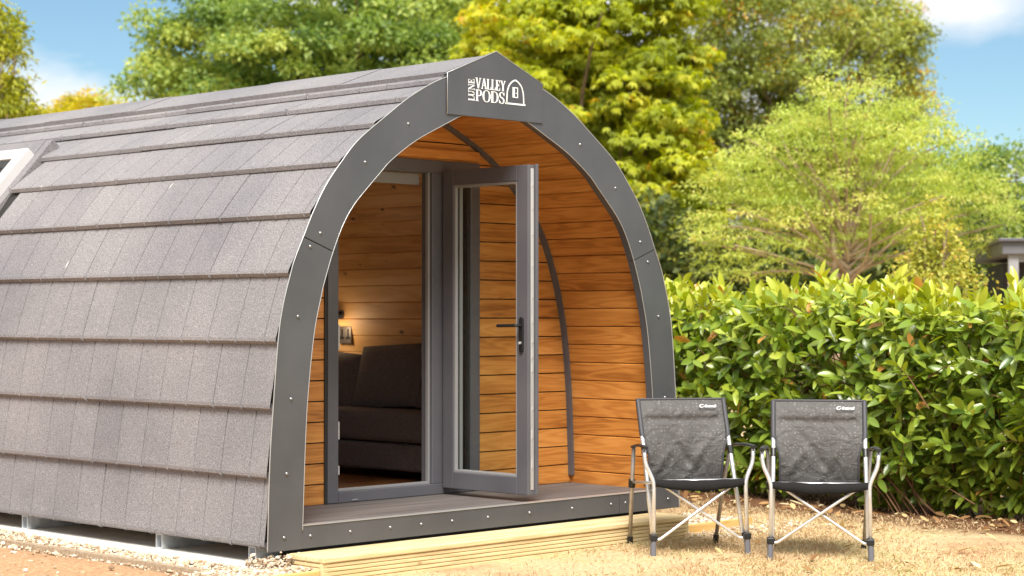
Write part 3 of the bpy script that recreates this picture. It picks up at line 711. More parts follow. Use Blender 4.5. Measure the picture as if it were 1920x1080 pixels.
# ------------------------------------------------------------------ inside: sofa, socket, lamp
def cushion(c, size, rot, name, m, parent, puff=.35):
    nx, ny, nz = 14, 14, 3; hx, hy, hz = [v / 2 for v in size]
    mb = MB(); P = {}
    def sup(u, v, w):
        e = 1 - .5 * (abs(u) ** 6 + abs(v) ** 6) / 2
        return Vector((hx * u * (1 - .04 * abs(v) ** 2 * 0), hy * v, hz * w * (puff + (1 - puff) * max(0, (1 - u ** 4)) ** .5 * max(0, (1 - v ** 4)) ** .5)))
    for side in (-1, 1):
        G_ = [[rot @ sup(-1 + 2 * i / nx, -1 + 2 * j / ny, side) + Vector(c) for j in range(ny + 1)] for i in range(nx + 1)]
        if side < 0: G_ = G_[::-1]
        mb.grid(G_)
    def rim(f): 
        a = [rot @ f(k, -1) + Vector(c) for k in range(15)]; b_ = [rot @ f(k, 1) + Vector(c) for k in range(15)]
        mb.grid([a, b_])
    rim(lambda k, w: sup(-1 + 2 * k / 14, -1, w)); rim(lambda k, w: sup(1, -1 + 2 * k / 14, w)); rim(lambda k, w: sup(1 - 2 * k / 14, 1, w)); rim(lambda k, w: sup(-1, 1 - 2 * k / 14, w))
    return mb.build(name, m, parent, True)
sofa = empty('sofa', (1.05, 2.0, DECK + .002), label='charcoal grey sofa bed with loose back cushions inside the pod doorway', cat='sofa')
def sb(mb, name, m, **k):
    o = mb.build(name, m, sofa, **k); o.matrix_parent_inverse = sofa.matrix_world.inverted() if False else Matrix.Translation(-Vector((1.05, 2.0, DECK + .002))); return o
def fixp(o): o.matrix_parent_inverse = Matrix.Translation(-Vector((1.05, 2.0, DECK + .002))); return o
sb(MB().box((.76, .98, .315), (1.36, 3.0, .490)), 'base', M['sofa'], bevel=.025, seg=4)
sb(MB().box((.75, .975, .498), (1.2, 3.005, .695)), 'seat_cushion', M['sofa'], bevel=.045, seg=5)
sb(MB().box((1.2, 1.0, .45), (1.36, 3.0, .74)), 'backrest', M['sofa'], bevel=.03, seg=3)
for sx_, sy_ in ((.82, 1.1), (.82, 2.88), (1.3, 1.1), (1.3, 2.88)): sb(MB().box((sx_ - .025, sy_ - .025, DECK + .003), (sx_ + .025, sy_ + .025, .316)), 'leg', M['black'])
sb(MB().tube(bend([(.755, 1.64, .496), (.73, 1.64, .494), (.725, 1.585, .492), (.73, 1.53, .494), (.755, 1.53, .496)], .02), .006, 8), 'pull_strap', M['piping'], smooth=True)
for (cy, cz, w, hgt, yaw) in ((2.80, .865, .60, .40, 4), (2.17, .90, .66, .44, -3), (1.50, .89, .66, .43, 2)):
    rot = Matrix.Rotation(R(yaw), 3, 'X') @ Matrix.Rotation(R(-72), 3, 'Y')
    # local x -> up, y -> along sofa, z -> thickness
    fixp(cushion((1.185, cy, cz), (hgt, w, .17), rot, 'back_cushion', M['sofa'], sofa, .45))
so = empty('wall_socket', (1.40, 2.89, 1.15), label='metal double power socket on the pine wall left of the sofa cushions', cat='socket')
def at(o, par): o.parent = par; o.matrix_parent_inverse = Matrix.Translation(-par.location); return o
at(MB().box((linx(1.18) - .014, 2.825, 1.118), (linx(1.18) + .01, 2.955, 1.243)).build('face_plate', M['chrome'], bevel=.004), so)
xx = linx(1.18) - .0165
for yy in (2.858, 2.922):
    # T-shaped pin pattern cut from one plate
    mb = MB(); T_ = [(yy - .022, 1.150), (yy + .022, 1.150), (yy + .022, 1.168), (yy + .007, 1.168), (yy + .007, 1.222), (yy - .007, 1.222), (yy - .007, 1.168), (yy - .022, 1.168)]
    vs = [(xx, a, z) for a, z in T_] + [(xx + .004, a, z) for a, z in T_]
    mb.add(vs, [list(range(8)), list(range(15, 7, -1))] + [(q, q + 8, (q + 1) % 8 + 8, (q + 1) % 8) for q in range(8)])
    at(mb.build('outlet', M['black']), so)
wl = empty('wall_lamp', (1.36, 2.93, 1.335), label='small round metal wall light just above the power socket', cat='wall lamp')
at(MB().tube([(1.39, 2.925, 1.335), (1.35, 2.925, 1.335)], .045, 20).build('back_plate', M['chrome'], smooth=False), wl)
at(MB().tube(bend([(1.36, 2.925, 1.335), (1.29, 2.925, 1.335), (1.27, 2.925, 1.31)], .02), .012, 10).tube([(1.272, 2.925, 1.33), (1.262, 2.925, 1.275)], [.022, .04], 16, False).build('lamp_shade', M['chrome'], smooth=True), wl)
# the wall lamp is lit: a warm pool on the cushions below it
m, n, l, b = mat('warm_bulb', (1, .9, .75), .5); b.inputs['Emission Color'].default_value = (1, .72, .42, 1); b.inputs['Emission Strength'].default_value = 1
at(MB().tube([(1.266, 2.925, 1.315), (1.264, 2.925, 1.29)], [.02, .014], 12).build('bulb', m), wl)
lp = bpy.data.objects.new('lamp_glow', bpy.data.lights.new('lamp_glow', 'POINT')); COL.objects.link(lp); lp.location = (1.22, 2.925, 1.23); at(lp, wl)
lp.data.energy = .65; lp.data.color = (1, .72, .44); lp.data.shadow_soft_size = .05

# ------------------------------------------------------------------ timber step and edging
step = empty('timber_step', (-.05, -.13, 0), label='long low pale softwood step of grooved boards in front of the pod porch', cat='step')
SX0, SX1, SY0, SY1, ST = -1.475, 1.36, -.285, -.012, .128
at(MB().box((SX0, SY0 + .148, ST - .028), (SX1, SY1, ST), 0).box((SX0, SY0, ST - .028), (SX1, SY0 + .143, ST), 0).build('tread_board', M['step'], bevel=.006, seg=3), step)
def grooved(length, z0, z1, th, n):
    """profile of a ribbed decking board standing on edge: (depth, z) points"""
    P = []; dz = (z1 - z0) / n
    for k in range(n):
        a = z0 + k * dz
        P += [(th, a + dz * .02), (0, a + dz * .12), (0, a + dz * .72), (th * .25, a + dz * .80), (th, a + dz * .86)]
    return P + [(th, z1)]
P = grooved(1, -.03, ST - .030, .008, 6); o_ = random.random() * 50
mb = MB(); mb.grid([[(x, SY0 + .008 + d, z) for d, z in P] for x in (SX0 + .012, SX1 - .012)], lambda i, j: ((SX0, SX1)[i] + o_, P[j][1] + o_))
mb.box((SX0 + .012, SY0 + .0162, -.03), (SX1 - .012, SY0 + .04, ST - .0285), 0)
at(mb.build('front_board', M['step']), step)
for x, s in ((SX0 + .004, 1), (SX1 - .004, -1)):
    o_ = random.random() * 50; rows = [[(x + s * d, y, z) for d, z in P] for y in ((SY1 - .004, SY0 + .030) if s > 0 else (SY0 + .030, SY1 - .004))]
    mb = MB(); mb.grid(rows, lambda i, j: (i * .27 + o_, P[j][1] + o_)); mb.box((min(x + s * .0085, x + s * .03), SY0 + .04, -.03), (max(x + s * .0085, x + s * .03), SY1 - .004, ST - .0285), 1)
    mb.box((min(x - s * .001, x + s * .03), SY0 + .010, -.03), (max(x - s * .001, x + s * .03), SY0 + .029, ST - .0285), 2)
    at(mb.build('end_board', M['step']), step)
e1 = MB().box((-2.05, SY0 + .02, -.06), (SX0 - .006, SY0 + .05, .066), 0).build('timber_edging', M['edging'], bevel=.004, label='yellow timber edging board at the left end of the step', cat='edging')
e2 = MB().box((SX1 + .006, SY0 + .14, -.06), (2.15, SY0 + .17, .048), 0).build('timber_edging', M['edging'], bevel=.004, label='short timber edging board behind the left camping chair, right of the step', cat='edging')
tag(e1, group=None)

# ------------------------------------------------------------------ gravel
ico = [(0, 0, -1), (.72, -.53, -.45), (-.28, -.85, -.45), (-.89, 0, -.45), (-.28, .85, -.45), (.72, .53, -.45), (.28, -.85, .45), (-.72, -.53, .45), (-.72, .53, .45), (.28, .85, .45), (.89, 0, .45), (0, 0, 1)]
icf = [(0, 1, 2), (1, 0, 5), (0, 2, 3), (0, 3, 4), (0, 4, 5), (1, 5, 10), (2, 1, 6), (3, 2, 7), (4, 3, 8), (5, 4, 9), (1, 10, 6), (2, 6, 7), (3, 7, 8), (4, 8, 9), (5, 9, 10), (6, 10, 11), (7, 6, 11), (8, 7, 11), (9, 8, 11), (10, 9, 11)]
IV, IF = np.array(ico), np.array(icf)
def add_tint(me, vals):
    a = me.attributes.new('tint', 'FLOAT', 'POINT'); a.data.foreach_set('value', np.asarray(vals, np.float32))
def stones(name, pts, sizes, m):
    n = len(pts); k = rng.uniform(.6, 1.25, (n, 1, 3)); k[:, :, 2] *= .7
    V = IV[None] * k * sizes[:, None, None] * rng.uniform(.8, 1.15, (n, 12, 1)) + pts[:, None, :]
    F = (IF[None] + (np.arange(n) * 12)[:, None, None]).reshape(-1, 3)
    me = bpy.data.meshes.new(name); me.from_pydata(V.reshape(-1, 3).tolist(), [], F.tolist()); me.update(); add_tint(me, np.repeat(rng.random(n), 12))
    return link(name, me, m)
mg, n, l, b = mat('pea_gravel', (.5, .42, .33), .8); at_ = nd(n, 'ShaderNodeAttribute', attribute_name='tint')
r_ = ramp(n, [(0, (.22, .13, .07)), (.25, (.42, .30, .185)), (.6, (.56, .44, .31)), (1, (.74, .67, .56))]); l.new(at_.outputs['Fac'], r_.inputs[0]); l.new(r_.outputs[0], b.inputs['Base Color'])
pts = []
for _ in range(5200):   # along the pod's long side
    y = rng.uniform(-.2, 5); d = abs(rng.normal(0, .065)); x = -1.685 - d
    pts.append((x, y, float(ground_z(np.array(x), np.array(y))) + max(.0, .075 - d * .45) - .0))
for _ in range(1500):   # front-left corner, framed by the edging
    x = rng.uniform(-2.0, -1.3); y = rng.uniform(-.22, .1)
    pts.append((x, y, .058 + rng.uniform(0, .012)))
for _ in range(420): pts.append((rng.uniform(-1.69, -1.36), rng.uniform(-.06, .07), .075 + abs(rng.normal(0, .022))))
for _ in range(1500):   # right of the step
    x = rng.uniform(1.38, 2.15); y = rng.uniform(-.13, .35); pts.append((x, y, .03 + rng.uniform(0, .012)))
for _ in range(420):
    x = rng.uniform(1.3, 2.5); y = rng.normal(-.30, .14); pts.append((x, y, float(ground_z(np.array(x), np.array(y))) + .006))
for _ in range(500):
    x = rng.uniform(-3.4, -1.7); y = rng.uniform(-.3, 4); pts.append((x, y, float(ground_z(np.array(x), np.array(y))) + .006))
pts = np.array(pts); sz = rng.lognormal(math.log(.0085), .35, len(pts)); sz = np.clip(sz, .004, .022)
tag(stones('gravel', pts, sz, mg), 'pale pea gravel spread along the slab edge beside the pod', 'gravel', kind='stuff')
# a bed under the stones so the strip reads as gravel
MB().box((-1.80, -.2, -.05), (-1.691, 7, .045)).box((-2.0, -.232, -.05), (-1.30, .018, .052)).box((1.37, -.11, -.05), (2.15, .4, .024)).build('gravel_bed', noisy('gravel_bed', (.34, .24, .15), (.52, .40, .28), 60, .9, .8, .01), kind='structure')

# ------------------------------------------------------------------ leaves
def leaf_cloud(name, C, D, U, Ln, Wd, tint, m, parent=None, fold=.35, droop=.15, rows=2):
    """folded leaf blades: C base points, D direction, U up-side normal; one mesh"""
    n = len(C); D = D / np.linalg.norm(D, axis=1)[:, None]
    S = np.cross(D, U); S /= np.linalg.norm(S, axis=1)[:, None] + 1e-9; Nn = np.cross(S, D)
    Ln = np.broadcast_to(Ln, n)[:, None]; Wd = np.broadcast_to(Wd, n)[:, None]
    if rows == 2:
        V = np.stack([C, C + D * Ln * .5 + S * Wd * .5 + Nn * Wd * fold * .5, C + D * Ln * .5 - S * Wd * .5 + Nn * Wd * fold * .5, C + D * Ln - Nn * Ln * droop], 1)
        F0 = np.array([(0, 1, 3), (0, 3, 2)]); nv = 4
    else:
        us = [.0, .14, .38, .66, .88, 1.0]; ws = [.0, .55, .98, .9, .5, .0]
        cols = []; mid = lambda u: C + D * Ln * u - Nn * Ln * droop * u * u
        idx = []; 
        cols.append(mid(0)); base = 0; tri = []
        prev = (0, 0, 0); k = 1
        for u, w in zip(us[1:-1], ws[1:-1]):
            cols += [mid(u) + S * Wd * .5 * w + Nn * Wd * fold * w * .5, mid(u), mid(u) - S * Wd * .5 * w + Nn * Wd * fold * w * .5]
            cur = (k, k + 1, k + 2)
            if prev[0] == prev[1]: tri += [(0, cur[0], cur[1]), (0, cur[1], cur[2])]
            else: tri += [(prev[0], cur[0], cur[1]), (prev[0], cur[1], prev[1]), (prev[1], cur[1], cur[2]), (prev[1], cur[2], prev[2])]
            prev = cur; k += 3
        cols.append(mid(1.0)); tri += [(prev[0], k, prev[1]), (prev[1], k, prev[2])]; nv = k + 1
        V = np.stack(cols, 1); F0 = np.array(tri)
    F = (F0[None] + (np.arange(n) * nv)[:, None, None]).reshape(-1, 3)
    me = bpy.data.meshes.new(name)
    me.vertices.add(n * nv); me.vertices.foreach_set('co', V.reshape(-1).astype(np.float32))
    me.loops.add(F.size); me.loops.foreach_set('vertex_index', F.reshape(-1).astype(np.int32))
    me.polygons.add(len(F)); me.polygons.foreach_set('loop_start', np.arange(0, F.size, 3, dtype=np.int32)); me.polygons.foreach_set('loop_total', np.full(len(F), 3, np.int32))
    me.update(calc_edges=True); add_tint(me, np.repeat(tint, nv))
    return link(name, me, m, parent, rows != 2)
def unit(a): return a / (np.linalg.norm(a, axis=-1, keepdims=True) + 1e-9)

# ------------------------------------------------------------------ laurel hedge
hedge = empty('laurel_hedge', (3.9, 0, 0), label='thick glossy green laurel hedge running behind the camping chairs', cat='hedge')
HY0, HY1 = -4.2, 4.6
def hx(y): # front face of the hedge
    return 3.62 - .16 * ((y - .1) ** 2) * .35 * (y < .1) + .10 * np.sin(y * 2.1) + .05 * np.sin(y * 5.3 + 1)
def hz(y): return 1.50 - .055 * np.clip(.3 - y, 0, 3) + .02 * np.sin(y * 2.7) + .02 * np.sin(y * 6.1 + 2)
tips, dirs, top = [], [], []
nF = 1650
for _ in range(nF):
    y = rng.uniform(HY0, HY1); v = rng.random() ** .85; z = .07 + v * (hz(y) - .10)
    bulge = .22 * (1 - ((z - .85) / .8) ** 2)
    x = hx(y) - bulge + rng.normal(0, .075) + (.10 if z < .2 else 0)
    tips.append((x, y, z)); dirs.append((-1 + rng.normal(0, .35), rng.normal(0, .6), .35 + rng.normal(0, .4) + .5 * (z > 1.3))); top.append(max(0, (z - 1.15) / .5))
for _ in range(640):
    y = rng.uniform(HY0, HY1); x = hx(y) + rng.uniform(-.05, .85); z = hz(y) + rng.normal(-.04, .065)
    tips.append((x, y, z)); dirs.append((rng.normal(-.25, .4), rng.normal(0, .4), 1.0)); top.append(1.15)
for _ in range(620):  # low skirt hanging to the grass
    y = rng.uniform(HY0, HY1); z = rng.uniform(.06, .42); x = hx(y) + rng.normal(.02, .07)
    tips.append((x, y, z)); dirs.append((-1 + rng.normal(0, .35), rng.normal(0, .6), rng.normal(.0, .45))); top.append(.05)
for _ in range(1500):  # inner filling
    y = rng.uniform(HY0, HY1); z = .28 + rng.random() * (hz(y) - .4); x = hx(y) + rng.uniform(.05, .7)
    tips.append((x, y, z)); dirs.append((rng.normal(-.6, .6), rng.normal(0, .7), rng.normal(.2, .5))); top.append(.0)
T = np.array(tips); Dm = unit(np.array(dirs)); top = np.array(top)
C_, D_, U_, L_, W_, t_ = [], [], [], [], [], []
stems = MB()
for p, d, tp in zip(T, Dm, top):
    k = int(rng.integers(5, 9)); a0 = rng.random() * 6.28
    s = unit(np.cross(d, (0, 0, 1.) if abs(d[2]) < .9 else (1., 0, 0))); w = np.cross(s, d)
    base = rng.random() * .25; sz_ = rng.choice([.62, .85, 1, 1.08], p=[.15, .25, .4, .2])
    for j in range(k):
        a = a0 + j * 2.4; q = j / k; open_ = (1.15 - .75 * q) if tp < .9 else (.75 - .45 * q)
        dd = d * math.cos(open_) + (s * math.cos(a) + w * math.sin(a)) * math.sin(open_)
        dd = dd + np.array([0, 0, -.10 * (tp < .6)]) + rng.normal(0, .08, 3)
        C_.append(p - d * .15 * (1 - q)); D_.append(dd); U_.append(d + np.array([0, 0, .45]) + rng.normal(0, .15, 3))
        L_.append(rng.uniform(.10, .185) * sz_ * (1 - .15 * q)); W_.append(rng.uniform(.042, .064) * sz_)
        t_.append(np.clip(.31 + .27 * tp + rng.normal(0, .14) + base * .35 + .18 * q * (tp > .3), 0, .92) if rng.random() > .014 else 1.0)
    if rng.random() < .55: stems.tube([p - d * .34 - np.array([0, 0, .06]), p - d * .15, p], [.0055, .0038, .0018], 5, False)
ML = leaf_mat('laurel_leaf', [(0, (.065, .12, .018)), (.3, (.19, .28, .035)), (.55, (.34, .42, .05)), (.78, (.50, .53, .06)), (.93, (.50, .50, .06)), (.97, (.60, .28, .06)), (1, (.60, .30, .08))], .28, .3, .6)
leaf_cloud('foliage', np.array(C_), np.array(D_), np.array(U_), np.array(L_), np.array(W_), np.array(t_), ML, hedge, .32, .14, 6).matrix_parent_inverse = Matrix.Translation((-3.9, 0, 0))
for _ in range(60):
    y = rng.uniform(HY0, HY1); x = hx(y) + rng.uniform(.1, .6); h = rng.uniform(.7, 1.4)
    p = [(x, y, -.02)]; 
    for k in range(1, 5): p.append((x + rng.normal(-.03 * k, .05), y + rng.normal(0, .07), h * k / 4))
    stems.tube(bend(p, .1, 3), [.014] * 2 + [.01] * (len(bend(p, .1, 3)) - 2), 6, False)
for _ in range(15):   # bare looping stems near the foot
    y = -.55 + rng.normal(0, .14); x = hx(y) - .02 + rng.normal(0, .06); 
    stems.tube(bend([(x, y, -.01), (x - .02, y + rng.uniform(.05, .15), .10), (x + rng.normal(0, .05), y + rng.uniform(.15, .35), .30), (x + .1, y + .3, .42)], .08, 4), .005, 5, False)
so_ = stems.build('stems', M['twig'], hedge, True); so_.matrix_parent_inverse = Matrix.Translation((-3.9, 0, 0))
# fallen leaves
n = 420; y = rng.uniform(-3.2, 3, n); x = np.where(rng.random(n) < .7, 3.25 + rng.normal(0, .22, n), rng.uniform(.5, 3.4, n))
C = np.stack([x, y, ground_z(x, y) + .012], 1); D = np.stack([rng.normal(0, 1, n), rng.normal(0, 1, n), rng.normal(.1, .1, n)], 1)
tag(leaf_cloud('fallen_leaves', C, D, np.stack([rng.normal(0, .3, n), rng.normal(0, .3, n), np.ones(n)], 1), rng.uniform(.04, .11, n), rng.uniform(.02, .045, n), rng.random(n),
    leaf_mat('dead_leaf', [(0, (.20, .09, .035)), (.5, (.42, .24, .10)), (.8, (.62, .46, .22)), (1, (.7, .6, .38))], .7, .1, .2), None, .3, -.1, 6), 'dry brown leaves scattered below the hedge and over the lawn', 'fallen leaves', kind='stuff')
# dry lawn blades
n = 120000; cx_ = rng.uniform(-1.9, 4.3, n); cy_ = rng.uniform(-4.6, 2.4, n)
patch = np.sin(cx_ * 2.1 + 1.2 * np.sin(cy_ * 1.7)) + np.sin(cy_ * 2.6 + cx_) + rng.normal(0, .7, n)
keep = ~((cx_ > SX0 - .6) & (cx_ < 2.2) & (cy_ > SY0 - .01)) & ~((cx_ < -1.45) & (cy_ > -.4)) & (patch > -.75) & ~((cx_ > 3.15) & (rng.random(n) < .9))
cx_, cy_, patch = cx_[keep], cy_[keep], patch[keep]; n = len(cx_)
C = np.stack([cx_, cy_, ground_z(cx_, cy_) - .004], 1); D = np.stack([rng.normal(0, .75, n), rng.normal(0, .75, n), np.full(n, .62)], 1)
tg = np.clip(.33 + .13 * patch + rng.normal(0, .16, n), 0, 1)
tag(leaf_cloud('grass', C, D, np.stack([rng.normal(0, 1, n), rng.normal(0, 1, n), np.full(n, .3)], 1), rng.uniform(.015, .042, n), rng.uniform(.0035, .007, n), tg,
    leaf_mat('dry_grass', [(0, (.60, .40, .23)), (.4, (.73, .56, .335)), (.68, (.66, .54, .30)), (.88, (.46, .44, .15)), (1, (.26, .33, .08))], .8, .2, .15), None, .2, .3), 'short parched yellow grass of the lawn around the chairs', 'grass', kind='stuff')

# ------------------------------------------------------------------ folding camping chairs
def camp_chair(name, loc, rz, label, seed):
    r = random.Random(seed); c = empty(name, loc, rz, label=label, cat='camping chair', group='folding camping chairs')
    wr = np.random.default_rng(seed)
    YT, ZT = .12, .845
    post = lambda z: -.262 + (z - .06) * ((YT + .262) / (ZT - .06))
    for s in (-1, 1):
        MB().tube([(s * .258, -.255, .07), (s * .252, post(.5), .5), (s * .250, post(ZT), ZT - .012)], .0125, 12).build('back_post', M['alu'], c, True)
        MB().tube(bend([(s * .268, -.282, .03), (s * .262, -.272, .40), (s * .272, -.268, .435), (s * .308, -.258, .51), (s * .312, -.252, .585)], .035), .0115, 12).build('front_leg', M['alu'], c, True)
        MB().tube([(s * .284, .085, .572), (s * .27, .19, .32), (s * .256, .282, .02)], .0115, 12).build('rear_leg', M['dark_alu'], c, True)
        MB().tube([(s * .270, -.284, 0), (s * .267, -.279, .095)], .0165, 12).build('front_foot', mat_grey, c)
        MB().box((s * .266 - .021, -.30, .088), (s * .266 + .021, -.245, .122)).build('foot_clamp', M['black'], c, bevel=.005)
        MB().tube([(s * .2555, .284, 0), (s * .2575, .276, .05)], .0165, 12).build('rear_foot', M['black'], c)
        MB().tube([(s * .274, .165, .385), (s * .271, .181, .345)], .020, 12).build('leg_collar', M['black'], c)
        MB().tube([(s * .251, post(.57), .585), (s * .2515, post(.535), .545)], .0165, 12).build('post_collar', M['black'], c)
        # arm pad: shallow scooped bar
        P = []
        for k in range(9):
            u = k / 8; y = -.285 + .38 * u; zc = .596 + .012 * math.sin(u * 3.1) - .02 * u; xc = s * (.312 - .026 * u); w = .018 - .005 * abs(u - .5)
            P.append([(xc + w * math.cos(a), y, zc + .0065 * math.sin(a) + (.003 if math.sin(a) > 0 else 0)) for a in np.linspace(0, 2 * math.pi, 13)])
        MB().grid(P).add(P[0][:-1], [list(range(12))]).add(P[-1][:-1], [list(range(11, -1, -1))]).build('armrest', M['black'], c, True)
        MB().tube([(s * .272, .18, .37), (s * .262, post(.40), .395), (s * .25, -.24, .40)], .0075, 8).build('side_stay', M['alu'], c, True)
        yy = -.262 + .010 * s
        MB().tube(bend([(s * .262, -.27, .092), (s * .232, yy, .092), (-s * .222, yy + .02, .402), (-s * .255, -.24, .402)], .02), .0085, 10).build('cross_brace', M['alu'], c, True)
    # sling: seat then back, with wrinkles
    nv, nu = 46, 34; P = []; UVs = {}; ph = wr.uniform(0, 6.28, 8)
    for i in range(nv + 1):
        v = i / nv; row = []
        for j in range(nu + 1):
            u = -1 + 2 * j / nu
            if v < .30:      # seat
                q = v / .30; y = -.262 + .315 * q; z = .418 - .058 * q - .022 * (1 - u * u) * math.sin(q * 3.14 * .8 + .3); w = .252 - .018 * q; nrm = (0, .2, 1)
                k = .35
            else:
                q = (v - .30) / .70; z = .360 + (ZT - .360) * q
                yp = post(z) ; y0 = .053
                bl = min(1, max(0, (z - .36) / .30)); y = y0 * (1 - bl) + yp * bl
                if bl >= 1: y = yp
                y += .030 * (1 - u * u) * math.sin(min(q * 1.3, 1) * 3.14) ** .7 if q > 0 else 0
                w = .216 + .036 * min(1, max(0, (z - .53) / .12)) ** 1.3
                nrm = (0, -.86, .5); k = max(0, min(1, (0.735 - z) / .2)) * min(1, (q) * 5)
                if z > .735: y -= .014 * math.sin(min(1, (z - .735) / .11) * 3.14) * (1 - abs(u) ** 4)   # padded head roll
                if .715 < z < .74 and abs(u) < .86: y += .010
            # drapes: diagonal pulls from the side fixings
            wv = 0
            for a in range(3):
                d1 = (u * .9 + .2 * (a - 1)) * (1 if a % 2 else -1) + (v - .45 - .1 * a) * (1.6 + .3 * a)
                wv += math.exp(-(d1 / .09) ** 2) * (.013 + .005 * math.sin(ph[a] + 3 * u)) * (1 if a != 1 else -1)
            wv += .0035 * math.sin(9 * u + 5 * v + ph[3]) + .003 * math.sin(14 * u - 17 * v + ph[4])
            wv *= k * (1 - abs(u) ** 6)
            row.append((u * w, y + nrm[1] * wv, z + nrm[2] * wv))
        P.append(row)
    mb = MB(); mb.grid(P, lambda i, j: (j / nu * .52, i / nv * .95))
    sl = mb.build('fabric_sling', M['fabric'], c, True); so2 = sl.modifiers.new('thickness', 'SOLIDIFY'); so2.thickness = .006; so2.offset = -1
    sl.modifiers.new('smooth', 'SUBSURF').levels = 1; sl.modifiers['smooth'].render_levels = 1
    # edge binding along back, top hem, seat front flap
    i0 = int(nv * .30)
    mb = MB()
    for j in (0, nu): mb.tube([P[i][j] for i in range(i0, nv + 1)], [.006 + (.008 if P[i][j][2] > .62 else 0) for i in range(i0, nv + 1)], 8)
    mb.tube([P[nv][j] for j in range(nu + 1)], .0065, 8)
    mb.build('binding', M['piping'], c, True)
    fl = [[(P[0][j][0] * 1.03, -.266 - .004 * k + .003 * math.sin(j), P[0][j][2] + .004 - k * (.018 + .012 * (1 - (j / nu * 2 - 1) ** 2))) for j in range(nu + 1)] for k in range(3)]
    f = MB().grid(fl).build('seat_flap', M['trim'], c, True); q = f.modifiers.new('thickness', 'SOLIDIFY'); q.thickness = .008
    fm = MB().tube([(-.245, -.255, .412), (.245, -.255, .412)], .009, 8).build('seat_bar', M['alu'], c, True)
    # the maker's mark in white: ring symbol and word
    zl = .80; yl = post(zl) - .034
    up = Vector((0, post(1) - post(0), 1)).normalized(); ax = Vector((1, 0, 0)); nn_ = ax.cross(up)
    cu = bpy.data.curves.new('word', 'FONT'); cu.body = 'Outwell'; cu.size = .021; cu.shear = .18; cu.extrude = .0006; cu.offset = .0006
    to = bpy.data.objects.new('word', cu); COL.objects.link(to)
    dg = bpy.context.evaluated_depsgraph_get(); dg.update(); tm = bpy.data.meshes.new_from_object(to.evaluated_get(dg)); bpy.data.objects.remove(to)
    lo = Vector((.125, yl, zl))
    vs = [lo + ax * (v.co.x) + up * v.co.y + nn_ * (v.co.z) for v in tm.vertices]
    mb = MB(); mb.add(vs, [list(p.vertices) for p in tm.polygons]); bpy.data.meshes.remove(tm)
    rg_ = []
    for a in np.linspace(.5, 6.1, 20): rg_.append(lo + ax * (-.014 + .0115 * math.cos(a) + .003 * math.sin(a)) + up * (.0075 + .0085 * math.sin(a)))
    mb.tube(rg_, [.0012 + .0018 * abs(math.sin(k / 6)) for k in range(20)], 6)
    mb.build('maker_mark', M['white'], sl)
    return c
mat_grey = mat('grey_foot', (.13, .13, .15), .5)[0]
def place(FL, FR, BL=None):
    FL, FR = Vector(FL), Vector(FR); mid = (FL + FR) / 2; d = (FR - FL).normalized(); rz = math.atan2(d.y, d.x)
    back = Vector((-d.y, d.x)); c = mid + back * .284; return (c.x, c.y, 0.0), rz
l1, r1 = place((.482, -.765), (.93, -1.052)); l2, r2 = place((.852, -1.271), (1.119, -1.702))
camp_chair('camping_chair', l1, r1 - R(2), 'grey dotted folding camping chair next to the step end, its legs partly overlapping the pod', 3)
camp_chair('camping_chair', (l2[0] - .012, l2[1] + .012, 0), r2 + R(5), 'grey dotted folding camping chair standing clear in front of the hedge', 11)

